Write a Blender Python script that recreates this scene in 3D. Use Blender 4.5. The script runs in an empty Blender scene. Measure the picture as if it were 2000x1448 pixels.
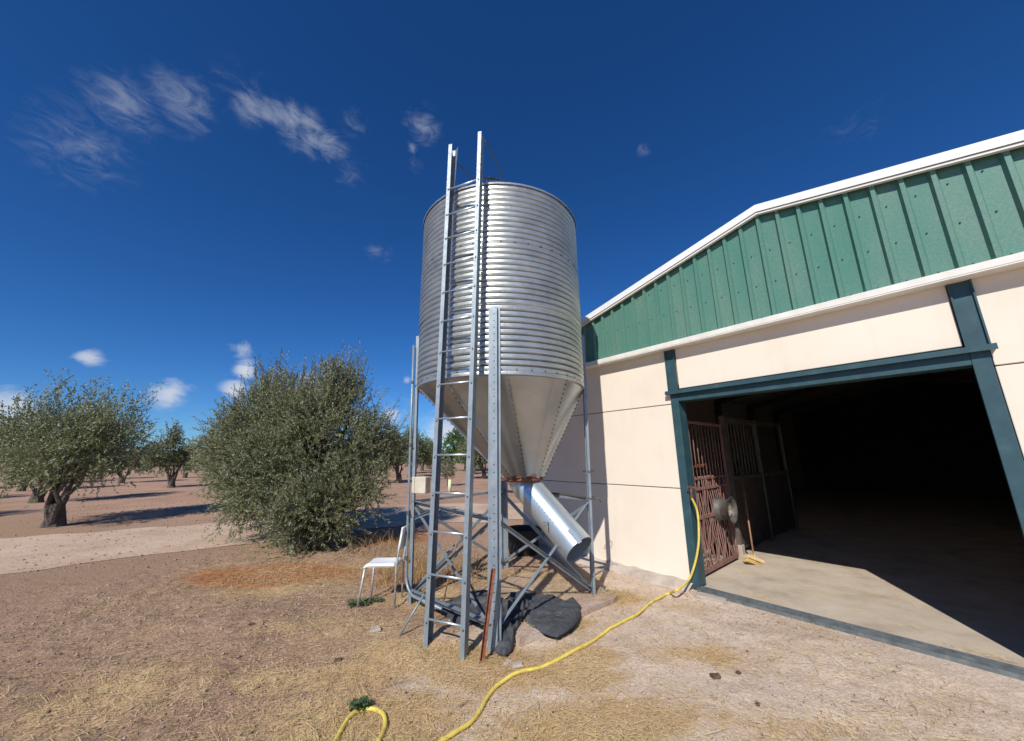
import bpy, math, random
import numpy as np
from mathutils import Vector, Matrix
random.seed(7); RNG = np.random.default_rng(11)
S = bpy.context.scene; COL = S.collection

# ------------------------------------------------------------------ camera
F_PX, TH, ROLL, CH = 722.0, math.radians(13.0), math.radians(0.7), 1.65
_R = np.array([1, 0, 0.]); CF = np.array([0, math.cos(TH), math.sin(TH)]); _U = np.array([0, -math.sin(TH), math.cos(TH)])
_c, _s = math.cos(ROLL), math.sin(ROLL)
CR, CU = _R*_c - _U*_s, _U*_c + _R*_s
CAM = np.array([0, 0, CH])
cd = bpy.data.cameras.new('camera'); cam = bpy.data.objects.new('camera', cd); COL.objects.link(cam)
cd.sensor_width = 36; cd.lens = 36*F_PX/2000; cd.clip_start = 0.05; cd.clip_end = 2000
m = Matrix.Identity(4)
for i in range(3):
    m[i][0] = CR[i]; m[i][1] = CU[i]; m[i][2] = -CF[i]; m[i][3] = CAM[i]
cam.matrix_world = m
S.camera = cam
S.render.resolution_x = 1024; S.render.resolution_y = 741

# ------------------------------------------------------------------ sun and sky
SUN_EL = math.radians(39.5)
SD = np.array([0.355*math.cos(SUN_EL), 0.935*math.cos(SUN_EL), -math.sin(SUN_EL)])   # travel direction of the light
sl = bpy.data.lights.new('sun', 'SUN'); sun = bpy.data.objects.new('sun', sl); COL.objects.link(sun)
sl.energy = 4.3; sl.angle = math.radians(0.5); sl.color = (1.0, 0.955, 0.89)
sun.rotation_euler = Vector(SD).to_track_quat('-Z', 'Y').to_euler()
w = bpy.data.worlds.new('World'); S.world = w; w.use_nodes = True
wn, wl = w.node_tree.nodes, w.node_tree.links
wn.clear()
out = wn.new('ShaderNodeOutputWorld'); bg = wn.new('ShaderNodeBackground')
sky = wn.new('ShaderNodeTexSky'); sky.sky_type = 'NISHITA'; sky.sun_disc = False
sky.sun_elevation = SUN_EL; sky.sun_rotation = math.atan2(-SD[0], -SD[1])
sky.altitude = 800; sky.air_density = 0.9; sky.dust_density = 0.15; sky.ozone_density = 4.5
tint = wn.new('ShaderNodeHueSaturation'); tint.inputs['Saturation'].default_value = 1.2; tint.inputs['Value'].default_value = 0.9
grade = wn.new('ShaderNodeMix'); grade.data_type = 'RGBA'; grade.blend_type = 'MULTIPLY'; grade.inputs[0].default_value = 1; grade.inputs[7].default_value = (.60, .90, 1.2, 1)
wl.new(sky.outputs[0], tint.inputs['Color']); wl.new(tint.outputs[0], grade.inputs[6])
bg.inputs['Strength'].default_value = 0.085
tc = wn.new('ShaderNodeTexCoord')
# thin cirrus: gaussian windows round sky directions, broken up by stretched fractal noise
CLOUDS = [((-.493,.574,.655),.032,1),((-.474,.585,.660),.026,1),((-.455,.597,.665),.028,.95),((-.435,.607,.668),.03,1),((-.41,.62,.668),.03,1),((-.398,.63,.665),.022,.9),((-.44,.63,.645),.03,.8),((-.415,.64,.645),.034,1),((-.39,.655,.648),.03,1),((-.365,.668,.645),.022,.7),
          ((-.33,.645,.69),.03,.6),((-.50,.55,.67),.05,.45),((-.19,.675,.713),.034,1),((-.218,.70,.68),.013,.9),((.296,.692,.658),.016,.6),((-.326,.809,.49),.022,.7),((-.30,.82,.485),.018,.6),
          ((-.36,.70,.62),.04,.45),((-.215,.72,.66),.022,.6),((-.70,.50,.50),.06,.7),((-.64,.50,.58),.05,.8),((-.58,.53,.62),.05,.8),((.62,.55,.56),.04,.4)]
CUM = [((-.584,.788,.19),.022,1),((-.592,.772,.236),.022,.8),((-.60,.79,.145),.024,1),((-.273,.942,.195),.013,.7),((-.17,.985,.058),.055,1),((-.31,.945,.115),.03,.75),((-.485,.856,.15),.05,.8),
       ((-.40,.90,.10),.06,.6),((-.68,.72,.13),.03,.9),((-.75,.63,.18),.02,.8),((-.80,.58,.07),.05,.9),((-.27,.955,.12),.03,.6),((-.55,.83,.06),.06,.8)]
def node(t, **k):
    n = wn.new(t)
    for a, b in k.items(): setattr(n, a, b)
    return n
def cloud_mask(lst):
    acc = None
    for d, r, a in lst:
        d = Vector(d).normalized()
        dp = node('ShaderNodeVectorMath', operation='DISTANCE'); wl.new(tc.outputs['Generated'], dp.inputs[0]); dp.inputs[1].default_value = d
        mr = node('ShaderNodeMapRange', interpolation_type='SMOOTHSTEP'); wl.new(dp.outputs['Value'], mr.inputs[0])
        mr.inputs[1].default_value = 0; mr.inputs[2].default_value = r*1.9; mr.inputs[3].default_value = a; mr.inputs[4].default_value = 0
        if acc is None: acc = mr.outputs[0]
        else:
            mx = node('ShaderNodeMath', operation='MAXIMUM'); wl.new(acc, mx.inputs[0]); wl.new(mr.outputs[0], mx.inputs[1]); acc = mx.outputs[0]
    return acc
def cloud_noise(scale, stretch, detail, rough, lo, hi, dist=0.6):
    mp = node('ShaderNodeMapping'); wl.new(tc.outputs['Generated'], mp.inputs[0]); mp.inputs['Scale'].default_value = stretch; mp.inputs['Rotation'].default_value = (0, .5, .25)
    nz = node('ShaderNodeTexNoise'); wl.new(mp.outputs[0], nz.inputs['Vector']); nz.inputs['Scale'].default_value = scale
    nz.inputs['Detail'].default_value = detail; nz.inputs['Roughness'].default_value = rough; nz.inputs['Distortion'].default_value = dist
    return nz.outputs['Fac'], lo, hi
def cloud_cov(lst, nzargs):
    mk = cloud_mask(lst); nf, lo, hi = cloud_noise(*nzargs)
    # coverage = smoothstep(lo,hi, noise + 0.45*mask) * mask
    a = node('ShaderNodeMath', operation='MULTIPLY_ADD'); wl.new(mk, a.inputs[0]); a.inputs[1].default_value = .42; wl.new(nf, a.inputs[2])
    mr = node('ShaderNodeMapRange', interpolation_type='SMOOTHSTEP'); wl.new(a.outputs[0], mr.inputs[0]); mr.inputs[1].default_value = lo; mr.inputs[2].default_value = hi
    b = node('ShaderNodeMath', operation='MULTIPLY'); wl.new(mr.outputs[0], b.inputs[0]); wl.new(mk, b.inputs[1])
    return b.outputs[0]
c1 = cloud_cov(CLOUDS, (24, (1, .8, 1.9), 12, .68, .58, 1.12, 1.0))
c2 = cloud_cov(CUM, (15, (1, 1, 1.9), 9, .6, .60, .92, .5))
def mixin(base, fac, mul, col):
    f = node('ShaderNodeMath', operation='MULTIPLY'); wl.new(fac, f.inputs[0]); f.inputs[1].default_value = mul
    mx = node('ShaderNodeMix', data_type='RGBA'); wl.new(f.outputs[0], mx.inputs[0]); wl.new(base, mx.inputs[6]); mx.inputs[7].default_value = col
    return mx.outputs[2]
o1 = mixin(grade.outputs[2], c1, .7, (3.6, 4.1, 5.2, 1))
o2 = mixin(o1, c2, .95, (6.6, 7.0, 7.8, 1))
wl.new(o2, bg.inputs[0]); wl.new(bg.outputs[0], out.inputs[0])
S.view_settings.view_transform = 'Standard'; S.view_settings.look = 'None'; S.view_settings.exposure = 0.2; S.view_settings.gamma = 1

# ------------------------------------------------------------------ helpers
def ray(x, y):
    d = CR*(x-1000) - CU*(y-724) + CF*F_PX
    return d/np.linalg.norm(d)
def gnd(x, y, z=0.0):
    d = ray(x, y); return CAM + d*((z-CH)/d[2])
def at(x, y, Y):
    d = ray(x, y); return CAM + d*(Y/d[1])
def onpl(x, y, p, n):
    d = ray(x, y); n = np.asarray(n, float); return CAM + d*(np.dot(np.asarray(p)-CAM, n)/np.dot(d, n))
def tag(o, label=None, cat=None, group=None, kind=None):
    if label: o['label'] = label
    if cat: o['category'] = cat
    if group: o['group'] = group
    if kind: o['kind'] = kind
    return o
def empty(name, loc, label, cat, group=None, rz=0.0):
    o = bpy.data.objects.new(name, None); COL.objects.link(o); o.location = loc; o.rotation_euler = (0, 0, rz)
    o.empty_display_size = .2
    bpy.context.view_layer.update()
    return tag(o, label, cat, group)
class MB:
    def __init__(s): s.v = []; s.f = []; s.mi = []; s.cur = 0
    def add(s, vs, fs):
        b = len(s.v); s.v += [tuple(map(float, p)) for p in vs]
        for f in fs: s.f.append(tuple(b+i for i in f)); s.mi.append(s.cur)
        return s
    def box(s, c, sz, X=(1,0,0), Y=(0,1,0), Z=(0,0,1)):
        c = np.asarray(c, float); X, Y, Z = (np.asarray(a, float) for a in (X, Y, Z)); hx, hy, hz = (a/2 for a in sz)
        vs = [c+X*i*hx+Y*j*hy+Z*k*hz for k in (-1, 1) for j in (-1, 1) for i in (-1, 1)]
        return s.add(vs, [(0,2,3,1),(4,5,7,6),(0,1,5,4),(2,6,7,3),(0,4,6,2),(1,3,7,5)])
    def prism(s, prof, a, b, X, Y, cap=True):
        a, b, X, Y = (np.asarray(q, float) for q in (a, b, X, Y)); n = len(prof)
        vs = [a+X*p[0]+Y*p[1] for p in prof] + [b+X*p[0]+Y*p[1] for p in prof]
        fs = [(i, (i+1) % n, n+(i+1) % n, n+i) for i in range(n)]
        if cap: fs += [tuple(range(n-1, -1, -1)), tuple(range(n, 2*n))]
        return s.add(vs, fs)
    def bar(s, a, b, wd, th, up=(0,0,1)):
        a, b, up = (np.asarray(q, float) for q in (a, b, up)); d = b-a; L = np.linalg.norm(d); d = d/L
        Y = up-d*np.dot(up, d)
        if np.linalg.norm(Y) < 1e-4: Y = np.array([1., 0, 0]) - d*d[0]
        Y /= np.linalg.norm(Y); X = np.cross(d, Y)
        return s.box((a+b)/2, (L, wd, th), d, X, Y)
    def angle(s, a, b, wd, th, n1):
        """L section member: one leg lies flat on the plane with normal n1"""
        a, b, n1 = (np.asarray(q, float) for q in (a, b, n1)); d = (b-a)/np.linalg.norm(b-a); n1 = n1/np.linalg.norm(n1); q = np.cross(d, n1)
        prof = [(0, 0), (wd, 0), (wd, th), (th, th), (th, wd), (0, wd)]
        return s.prism(prof, a, b, q, n1)
    def tube(s, pts, r, n=8, cap=True):
        pts = [np.asarray(p, float) for p in pts]; rs = r if hasattr(r, '__len__') else [r]*len(pts)
        prev = None; rings = []
        for i, p in enumerate(pts):
            d = pts[min(i+1, len(pts)-1)] - pts[max(i-1, 0)]; d = d/(np.linalg.norm(d)+1e-9)
            if prev is None:
                x = np.cross(d, [0, 0, 1.]); 
                if np.linalg.norm(x) < .05: x = np.cross(d, [0, 1., 0])
            else: x = prev - d*np.dot(prev, d)
            x /= np.linalg.norm(x); prev = x; y = np.cross(d, x)
            rings.append([p+(x*math.cos(t)+y*math.sin(t))*rs[i] for t in (2*math.pi*k/n for k in range(n))])
        vs = [q for rg in rings for q in rg]; fs = []
        for i in range(len(pts)-1):
            for k in range(n): fs.append((i*n+k, i*n+(k+1) % n, (i+1)*n+(k+1) % n, (i+1)*n+k))
        if cap: fs += [tuple(range(n-1, -1, -1)), tuple(range((len(pts)-1)*n, len(pts)*n))]
        return s.add(vs, fs)
    def lathe(s, prof, c, axis=(0,0,1), n=32, a0=0, a1=2*math.pi):
        c, axis = np.asarray(c, float), np.asarray(axis, float); axis = axis/np.linalg.norm(axis)
        x = np.cross(axis, [0, 1., 0]); x = x if np.linalg.norm(x) > .05 else np.cross(axis, [1., 0, 0]); x /= np.linalg.norm(x); y = np.cross(axis, x)
        full = abs(a1-a0-2*math.pi) < 1e-6; m_ = n if full else n+1
        vs = [c+axis*z+(x*math.cos(a0+(a1-a0)*k/n)+y*math.sin(a0+(a1-a0)*k/n))*r for r, z in prof for k in range(m_)]
        fs = []
        for i in range(len(prof)-1):
            for k in range(n):
                k2 = (k+1) % m_
                fs.append((i*m_+k, i*m_+k2, (i+1)*m_+k2, (i+1)*m_+k))
        return s.add(vs, fs)
    def bolt(s, p, nrm, r=.008, h=.006):
        p, nrm = np.asarray(p, float), np.asarray(nrm, float)
        return s.lathe([(r, -h*.5), (r, h), (r*.4, h*1.25), (0.0005, h*1.25)], p, nrm, 6)
    def build(s, name, mat, parent=None, smooth=False, bevel=0, auto=None):
        me = bpy.data.meshes.new(name); me.from_pydata(s.v, [], s.f)
        for mm in (mat if isinstance(mat, (list, tuple)) else [mat]): me.materials.append(mm)
        if any(s.mi): me.polygons.foreach_set('material_index', s.mi)
        o = bpy.data.objects.new(name, me); COL.objects.link(o)
        return finish(o, parent, smooth, bevel, auto)
def finish(o, parent=None, smooth=False, bevel=0, auto=None):
    me = o.data
    if smooth or auto:
        me.polygons.foreach_set('use_smooth', [True]*len(me.polygons))
        if auto: me.set_sharp_from_angle(angle=math.radians(auto))
    me.update()
    if bevel:
        b = o.modifiers.new('bevel', 'BEVEL'); b.width = bevel; b.segments = 2; b.limit_method = 'ANGLE'
    if parent is not None:
        o.parent = parent; o.matrix_parent_inverse = parent.matrix_world.inverted()
    return o
def bigmesh(name, verts, faces, mat, parent=None, smooth=False, nper=4):
    me = bpy.data.meshes.new(name); verts = np.asarray(verts, np.float32); faces = np.asarray(faces, np.int32)
    me.vertices.add(len(verts)); me.vertices.foreach_set('co', verts.ravel())
    me.loops.add(faces.size); me.loops.foreach_set('vertex_index', faces.ravel())
    me.polygons.add(len(faces)); me.polygons.foreach_set('loop_start', np.arange(len(faces), dtype=np.int32)*nper)
    me.update(calc_edges=True); me.validate()
    for mm in (mat if isinstance(mat, (list, tuple)) else [mat]): me.materials.append(mm)
    o = bpy.data.objects.new(name, me); COL.objects.link(o)
    return finish(o, parent, smooth)
# numpy value noise
def _h(ix, iy, seed):
    n = (ix*374761393 + iy*668265263 + seed*1442695041) & 0xffffffff
    n = ((n ^ (n >> 13))*1274126177) & 0xffffffff
    return ((n ^ (n >> 16)) & 0xffff)/65535.0
def vnoise(x, y, seed=0):
    x = np.asarray(x, float); y = np.asarray(y, float)
    ix = np.floor(x).astype(np.int64); iy = np.floor(y).astype(np.int64); fx = x-ix; fy = y-iy
    fx = fx*fx*(3-2*fx); fy = fy*fy*(3-2*fy)
    a, b, c, d = _h(ix, iy, seed), _h(ix+1, iy, seed), _h(ix, iy+1, seed), _h(ix+1, iy+1, seed)
    return (a*(1-fx)+b*fx)*(1-fy)+(c*(1-fx)+d*fx)*fy
def fbm(x, y, seed=0, o=4):
    t = 0; a = .5; k = 1.0
    for i in range(o): t = t+a*vnoise(np.asarray(x)*k, np.asarray(y)*k, seed+i*7); a *= .5; k *= 2.03
    return t/(1-.5**o)

# ------------------------------------------------------------------ materials
def mat(name, base, rough=.6, metal=0.0, var=None, vscale=5, bump=0, bscale=60, spec=None, trans=0, detail=5, coat=0):
    """var: list of (position, colour) stops read from fractal noise in object space"""
    m_ = bpy.data.materials.new(name); m_.use_nodes = True; nt = m_.node_tree; N, L = nt.nodes, nt.links
    b = N['Principled BSDF']; b.inputs['Base Color'].default_value = (*base, 1); b.inputs['Roughness'].default_value = rough; b.inputs['Metallic'].default_value = metal
    if spec is not None: b.inputs['Specular IOR Level'].default_value = spec
    if coat: b.inputs['Coat Weight'].default_value = coat
    t = N.new('ShaderNodeTexCoord')
    if var:
        nz = N.new('ShaderNodeTexNoise'); nz.inputs['Scale'].default_value = vscale; nz.inputs['Detail'].default_value = detail; nz.inputs['Roughness'].default_value = .62
        L.new(t.outputs['Object'], nz.inputs['Vector'])
        cr = N.new('ShaderNodeValToRGB'); L.new(nz.outputs['Fac'], cr.inputs[0])
        e = cr.color_ramp.elements
        while len(e) < len(var): e.new(.5)
        for i, (p, c) in enumerate(var): e[i].position = p; e[i].color = (*c, 1)
        L.new(cr.outputs[0], b.inputs['Base Color'])
    if bump:
        nb = N.new('ShaderNodeTexNoise'); nb.inputs['Scale'].default_value = bscale; nb.inputs['Detail'].default_value = 5
        L.new(t.outputs['Object'], nb.inputs['Vector'])
        bp = N.new('ShaderNodeBump'); bp.inputs['Distance'].default_value = bump; bp.inputs['Strength'].default_value = .8
        L.new(nb.outputs['Fac'], bp.inputs['Height']); L.new(bp.outputs[0], b.inputs['Normal'])
    m_['_'] = 0
    return m_
def rough_var(m_, lo, hi, scale):
    nt = m_.node_tree; N, L = nt.nodes, nt.links; b = N['Principled BSDF']
    t = N.new('ShaderNodeTexCoord'); v = N.new('ShaderNodeTexVoronoi'); v.inputs['Scale'].default_value = scale; L.new(t.outputs['Object'], v.inputs['Vector'])
    mr = N.new('ShaderNodeMapRange'); L.new(v.outputs['Color'], mr.inputs[0]); mr.inputs[3].default_value = lo; mr.inputs[4].default_value = hi; L.new(mr.outputs[0], b.inputs['Roughness'])
M = {}
M['corr'] = mat('galvanised_corrugated_steel', (.6,.62,.63), .4, .72, [(.3,(.38,.40,.395)),(.5,(.47,.49,.475)),(.72,(.56,.57,.545))], 3.5, .0005, 25); rough_var(M['corr'], .32, .42, 30)
M['hop'] = mat('galvanised_hopper_sheet', (.5,.5,.49), .42, .86, [(.3,(.35,.39,.42)),(.6,(.45,.47,.48)),(.8,(.53,.53,.52))], 2.2, .012, 3); rough_var(M['hop'], .30, .46, 45)
M['leg'] = mat('galvanised_leg_steel', (.36,.43,.48), .5, .38, [(.3,(.20,.245,.28)),(.6,(.27,.315,.35)),(.85,(.36,.39,.41))], 9, .0005, 60); rough_var(M['leg'], .42, .6, 60)
M['tube'] = mat('bright_tube_steel', (.60,.68,.72), .3, .75, [(.3,(.52,.60,.64)),(.7,(.62,.69,.73))], 3, .004, 3); rough_var(M['tube'], .35, .39, 60)
M['bolt'] = mat('weathered_bolt', (.12,.11,.09), .6, .6)
M['hole'] = mat('painted_hole_shade', (.02,.022,.025), .8, 0)  # near-black raised discs; the shade inside the holes is put in as colour
M['rust'] = mat('rusty_steel', (.2,.07,.04), .85, .2, [(.3,(.10,.035,.022)),(.55,(.24,.085,.045)),(.8,(.34,.15,.09))], 20, .001, 80)
M['rustgate'] = mat('gate_red_oxide', (.16,.08,.06), .8, .2, [(.3,(.16,.085,.07)),(.6,(.30,.165,.135)),(.85,(.40,.25,.20))], 14, .0008, 70)
M['cream'] = mat('cream_precast', (.76,.67,.55), .9, 0, [(.25,(.73,.63,.51)),(.5,(.775,.685,.565)),(.8,(.80,.72,.60))], 1.3, .0012, 140)
_n=M['cream'].node_tree; _b=_n.nodes['Principled BSDF']; _src=_b.inputs['Base Color'].links[0].from_socket
_t=_n.nodes.new('ShaderNodeTexCoord'); _m=_n.nodes.new('ShaderNodeMapping'); _m.inputs['Scale'].default_value=(6,6,.5); _n.links.new(_t.outputs['Object'],_m.inputs[0])
_z=_n.nodes.new('ShaderNodeTexNoise'); _z.inputs['Scale'].default_value=1.6; _z.inputs['Detail'].default_value=7; _n.links.new(_m.outputs[0],_z.inputs['Vector'])
_r=_n.nodes.new('ShaderNodeMapRange'); _r.inputs[1].default_value=.5; _r.inputs[2].default_value=.8; _r.inputs[3].default_value=0; _r.inputs[4].default_value=.14; _n.links.new(_z.outputs['Fac'],_r.inputs[0])
_x=_n.nodes.new('ShaderNodeMix'); _x.data_type='RGBA'; _n.links.new(_r.outputs[0],_x.inputs[0]); _n.links.new(_src,_x.inputs[6]); _x.inputs[7].default_value=(.58,.48,.37,1); _n.links.new(_x.outputs[2],_b.inputs['Base Color'])
M['joint'] = mat('joint_mortar', (.30,.24,.17), .95)  # brown filler seen in the gaps between wall panels
M['green'] = mat('green_cladding', (.09,.24,.19), .42, 0, None)
M['white'] = mat('white_trim', (.80,.81,.80), .45, 0, [(.3,(.74,.75,.74)),(.7,(.84,.85,.84))], 4)
M['flash'] = mat('pale_flashing', (.74,.72,.66), .5, 0, [(.3,(.66,.63,.56)),(.7,(.78,.76,.70))], 5)
M['teal'] = mat('teal_frame_paint', (.035,.09,.11), .5, .1, [(.3,(.022,.062,.078)),(.6,(.034,.085,.102)),(.85,(.075,.13,.14))], 7, .0004, 60)
M['track_steel'] = mat('dull_track_steel', (.16,.19,.20), .6, .4, [(.3,(.10,.12,.125)),(.6,(.19,.21,.21)),(.8,(.30,.27,.23))], 12)
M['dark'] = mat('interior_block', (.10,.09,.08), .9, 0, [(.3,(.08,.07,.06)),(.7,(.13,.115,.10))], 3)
M['floor'] = mat('barn_concrete', (.42,.38,.32), .92, 0, [(.28,(.36,.29,.215)),(.5,(.49,.41,.32)),(.75,(.57,.49,.39))], 2.2, .002, 60)
M['conc'] = mat('rough_concrete', (.42,.36,.30), .95, 0, [(.3,(.33,.27,.22)),(.55,(.45,.385,.325)),(.8,(.53,.47,.40))], 5, .006, 35)
M['pad'] = mat('pinkish_concrete', (.38,.28,.23), .95, 0, [(.3,(.26,.18,.14)),(.5,(.40,.30,.245)),(.8,(.50,.40,.33))], 4, .006, 30)
M['hose'] = mat('yellow_hose', (.70,.55,.09), .5, 0, [(.3,(.50,.37,.10)),(.5,(.70,.55,.10)),(.75,(.78,.66,.19))], 9, .0008, 90)
M['plastic'] = mat('white_plastic', (.82,.83,.84), .4, 0, [(.3,(.70,.71,.70)),(.6,(.84,.85,.86))], 6)
M['chairleg'] = mat('chair_metal', (.52,.54,.54), .5, .5, [(.3,(.36,.36,.34)),(.6,(.60,.62,.62))], 20)
M['cloth'] = mat('charcoal_cloth', (.028,.031,.038), .9, 0, [(.3,(.030,.033,.040)),(.55,(.058,.061,.070)),(.8,(.12,.11,.10))], 11, .0025, 220)
M['black'] = mat('black_rubber', (.012,.012,.013), .55)
M['box'] = mat('beige_box', (.55,.50,.38), .6, 0, [(.3,(.48,.43,.33)),(.7,(.60,.55,.43))], 8)
M['straw_head'] = mat('broom_bristle', (.62,.42,.14), .8, 0, [(.3,(.45,.28,.08)),(.7,(.70,.50,.20))], 40, .004, 150)
M['wood'] = mat('broom_handle_wood', (.30,.16,.08), .6, 0, [(.3,(.22,.11,.06)),(.7,(.36,.20,.11))], 15)
M['bark'] = mat('olive_bark', (.09,.07,.05), .95, 0, [(.3,(.05,.04,.03)),(.7,(.14,.115,.09))], 14, .01, 25)
M['stone'] = mat('field_stone', (.45,.37,.30), .95, 0, [(.3,(.34,.27,.21)),(.7,(.52,.45,.38))], 18, .004, 60)
M['dung'] = mat('dark_clod', (.10,.065,.045), 1, 0, [(.3,(.06,.04,.03)),(.7,(.15,.10,.07))], 30, .004, 90)
def leafmat(name, top, under, yl, trans=.25):
    m_ = bpy.data.materials.new(name); m_.use_nodes = True; N, L = m_.node_tree.nodes, m_.node_tree.links
    b = N['Principled BSDF']; b.inputs['Roughness'].default_value = .5; b.inputs['Specular IOR Level'].default_value = .35
    g = N.new('ShaderNodeNewGeometry'); r = N.new('ShaderNodeMix'); r.data_type = 'RGBA'
    t = N.new('ShaderNodeTexCoord'); nz = N.new('ShaderNodeTexNoise'); nz.inputs['Scale'].default_value = 1.6; nz.inputs['Detail'].default_value = 4; L.new(t.outputs['Object'], nz.inputs['Vector'])
    cr = N.new('ShaderNodeValToRGB'); L.new(nz.outputs['Fac'], cr.inputs[0]); cr.color_ramp.elements[0].position = .35; cr.color_ramp.elements[1].position = .68
    cr.color_ramp.elements[0].color = (*top, 1); cr.color_ramp.elements[1].color = (*yl, 1)
    L.new(g.outputs['Backfacing'], r.inputs[0]); L.new(cr.outputs[0], r.inputs[6]); r.inputs[7].default_value = (*under, 1)
    L.new(r.outputs[2], b.inputs['Base Color'])
    tr = N.new('ShaderNodeBsdfTranslucent'); L.new(cr.outputs[0], tr.inputs[0]); mx = N.new('ShaderNodeMixShader'); mx.inputs[0].default_value = trans
    L.new(b.outputs[0], mx.inputs[1]); L.new(tr.outputs[0], mx.inputs[2]); L.new(mx.outputs[0], N['Material Output'].inputs[0])
    return m_
M['olive'] = leafmat('olive_leaf', (.13,.155,.058), (.33,.35,.235), (.25,.265,.11), .32)
M['olivef'] = leafmat('olive_leaf_far', (.085,.11,.042), (.23,.25,.155), (.17,.19,.08))
M['pine'] = leafmat('pine_leaf', (.06,.13,.02), (.08,.15,.03), (.10,.18,.03))
M['weed'] = leafmat('weed_leaf', (.085,.14,.065), (.12,.17,.09), (.15,.19,.10))
M['drygrass'] = leafmat('dry_grass', (.36,.23,.085), (.40,.27,.11), (.46,.32,.14))
M['straw'] = leafmat('straw', (.60,.43,.20), (.62,.46,.23), (.78,.63,.37), .15)
M['twig'] = mat('twig_litter', (.22,.145,.09), .95, 0, [(.35,(.12,.075,.045)),(.6,(.34,.23,.14))], 12)
# green cladding: fine dirt speckle
nt = M['green'].node_tree; N, L = nt.nodes, nt.links; b = N['Principled BSDF']
t = N.new('ShaderNodeTexCoord'); n1 = N.new('ShaderNodeTexNoise'); n1.inputs['Scale'].default_value = 55; n1.inputs['Detail'].default_value = 6; n1.inputs['Roughness'].default_value = .75
n2 = N.new('ShaderNodeTexNoise'); n2.inputs['Scale'].default_value = 2.5; n2.inputs['Detail'].default_value = 5
mp = N.new('ShaderNodeMapping'); mp.inputs['Scale'].default_value = (1, 1, .3); L.new(t.outputs['Object'], mp.inputs[0]); L.new(mp.outputs[0], n2.inputs['Vector']); L.new(t.outputs['Object'], n1.inputs['Vector'])
ad = N.new('ShaderNodeMath'); ad.operation = 'MULTIPLY_ADD'; L.new(n2.outputs['Fac'], ad.inputs[0]); ad.inputs[1].default_value = .5; L.new(n1.outputs['Fac'], ad.inputs[2])
cr = N.new('ShaderNodeValToRGB'); L.new(ad.outputs[0], cr.inputs[0]); e = cr.color_ramp.elements; e[0].position = .5; e[0].color = (.048,.185,.135,1); e[1].position = .75; e[1].color = (.085,.215,.165,1)
e.new(.95); e[2].color = (.17,.24,.19,1); L.new(cr.outputs[0], b.inputs['Base Color'])

# ------------------------------------------------------------------ ground
def soft(x, a, b):
    t = np.clip((x-a)/(b-a), 0, 1); return t*t*(3-2*t)
BJ = gnd(1360, 1150)                                  # outer foot of the door's left jamb
UW = np.array([.6307, -.776, 0.]); VW = np.array([.776, .6307, 0.])   # along the barn front, and into the barn
def uv(u, v, z=0.0): return BJ + UW*u + VW*v + np.array([0, 0, z])
def H(x, y):
    x = np.asarray(x, float); y = np.asarray(y, float)
    h = (fbm(x*.8, y*.8, 3, 3)-.5)*.07 + (fbm(x*4, y*4, 9, 4)-.5)*.045 + (fbm(x*14, y*14, 21, 3)-.5)*.022*(.4+.9*soft(-x, -.5, 2))
    h += .05*np.exp(-((x+1.1)**2/.5+(y-4.0)**2/.12))            # mound by the chair
    h += .07*np.exp(-((x+2.9)**2/.5+(y-4.2)**2/.5))
    near = 1-soft(np.hypot(x+.5, (y-4.5)), 4.5, 6.5)
    v = (x-BJ[0])*VW[0]+(y-BJ[1])*VW[1]
    flat = soft(-v, .05, .5)
    slab = 1-np.exp(-(((x-.35)/.8)**2+((y-4.8)/.8)**2)**2)*.85
    rg = (np.abs(fbm(x*.5, y*.5, 31, 3)-.5))*.05
    return h*near*flat*slab + rg*near*flat*0 - .012*near
# straw density from patches seen in the photo
PATCH = [(-1.75,3.3,.40,.22,.9),(-1.45,3.35,.6,.25,.6),(-.55,3.62,.8,.22,.9),(.1,3.35,.7,.18,.7),(.5,2.75,.55,.25,.75),(1.28,4.9,.28,.22,1),(.35,5.45,.7,.4,.9),(.55,4.95,.35,.3,.8),(.95,4.85,.2,.15,.9),(.0,4.9,.3,.5,.6),(.45,4.25,.3,.15,.7),(-.9,4.9,.7,.4,.7),(-1.1,2.9,.7,.3,.75),
         (-1.75,4.1,.6,.4,.45),(.5,3.55,.45,.2,.7),(1.35,3.6,.45,.18,.5),(-2.6,5.4,1.0,.5,.35),(-3.2,6.3,1.4,.5,.25),(-.3,2.3,.7,.4,.6),(1.9,4.6,.3,.15,.4),(-2.8,3.2,.8,.4,.4),(1.8,2.7,.6,.2,.45)]
def straw_density(x, y):
    d = np.zeros_like(np.asarray(x, float))
    for px, py, sx, sy, a in PATCH: d = np.maximum(d, a*np.exp(-(((x-px)/sx)**2+((y-py)/sy)**2)))
    n = fbm(x*1.7, y*1.7, 77, 4)
    d = d*(.35+1.3*n) + .16*soft(n, .5, .7)
    v = (x-BJ[0])*VW[0]+(y-BJ[1])*VW[1]
    return np.clip(d, 0, 1)*(v < -.04)
gm = bpy.data.materials.new('dry_earth'); gm.use_nodes = True; N, L = gm.node_tree.nodes, gm.node_tree.links; b = N['Principled BSDF']; b.inputs['Roughness'].default_value = .97; b.inputs['Specular IOR Level'].default_value = .15
t = N.new('ShaderNodeTexCoord')
def nz(scale, det=6, rough=.6, dist=0):
    n = N.new('ShaderNodeTexNoise'); n.inputs['Scale'].default_value = scale; n.inputs['Detail'].default_value = det; n.inputs['Roughness'].default_value = rough; n.inputs['Distortion'].default_value = dist
    L.new(t.outputs['Object'], n.inputs['Vector']); return n.outputs['Fac']
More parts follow.
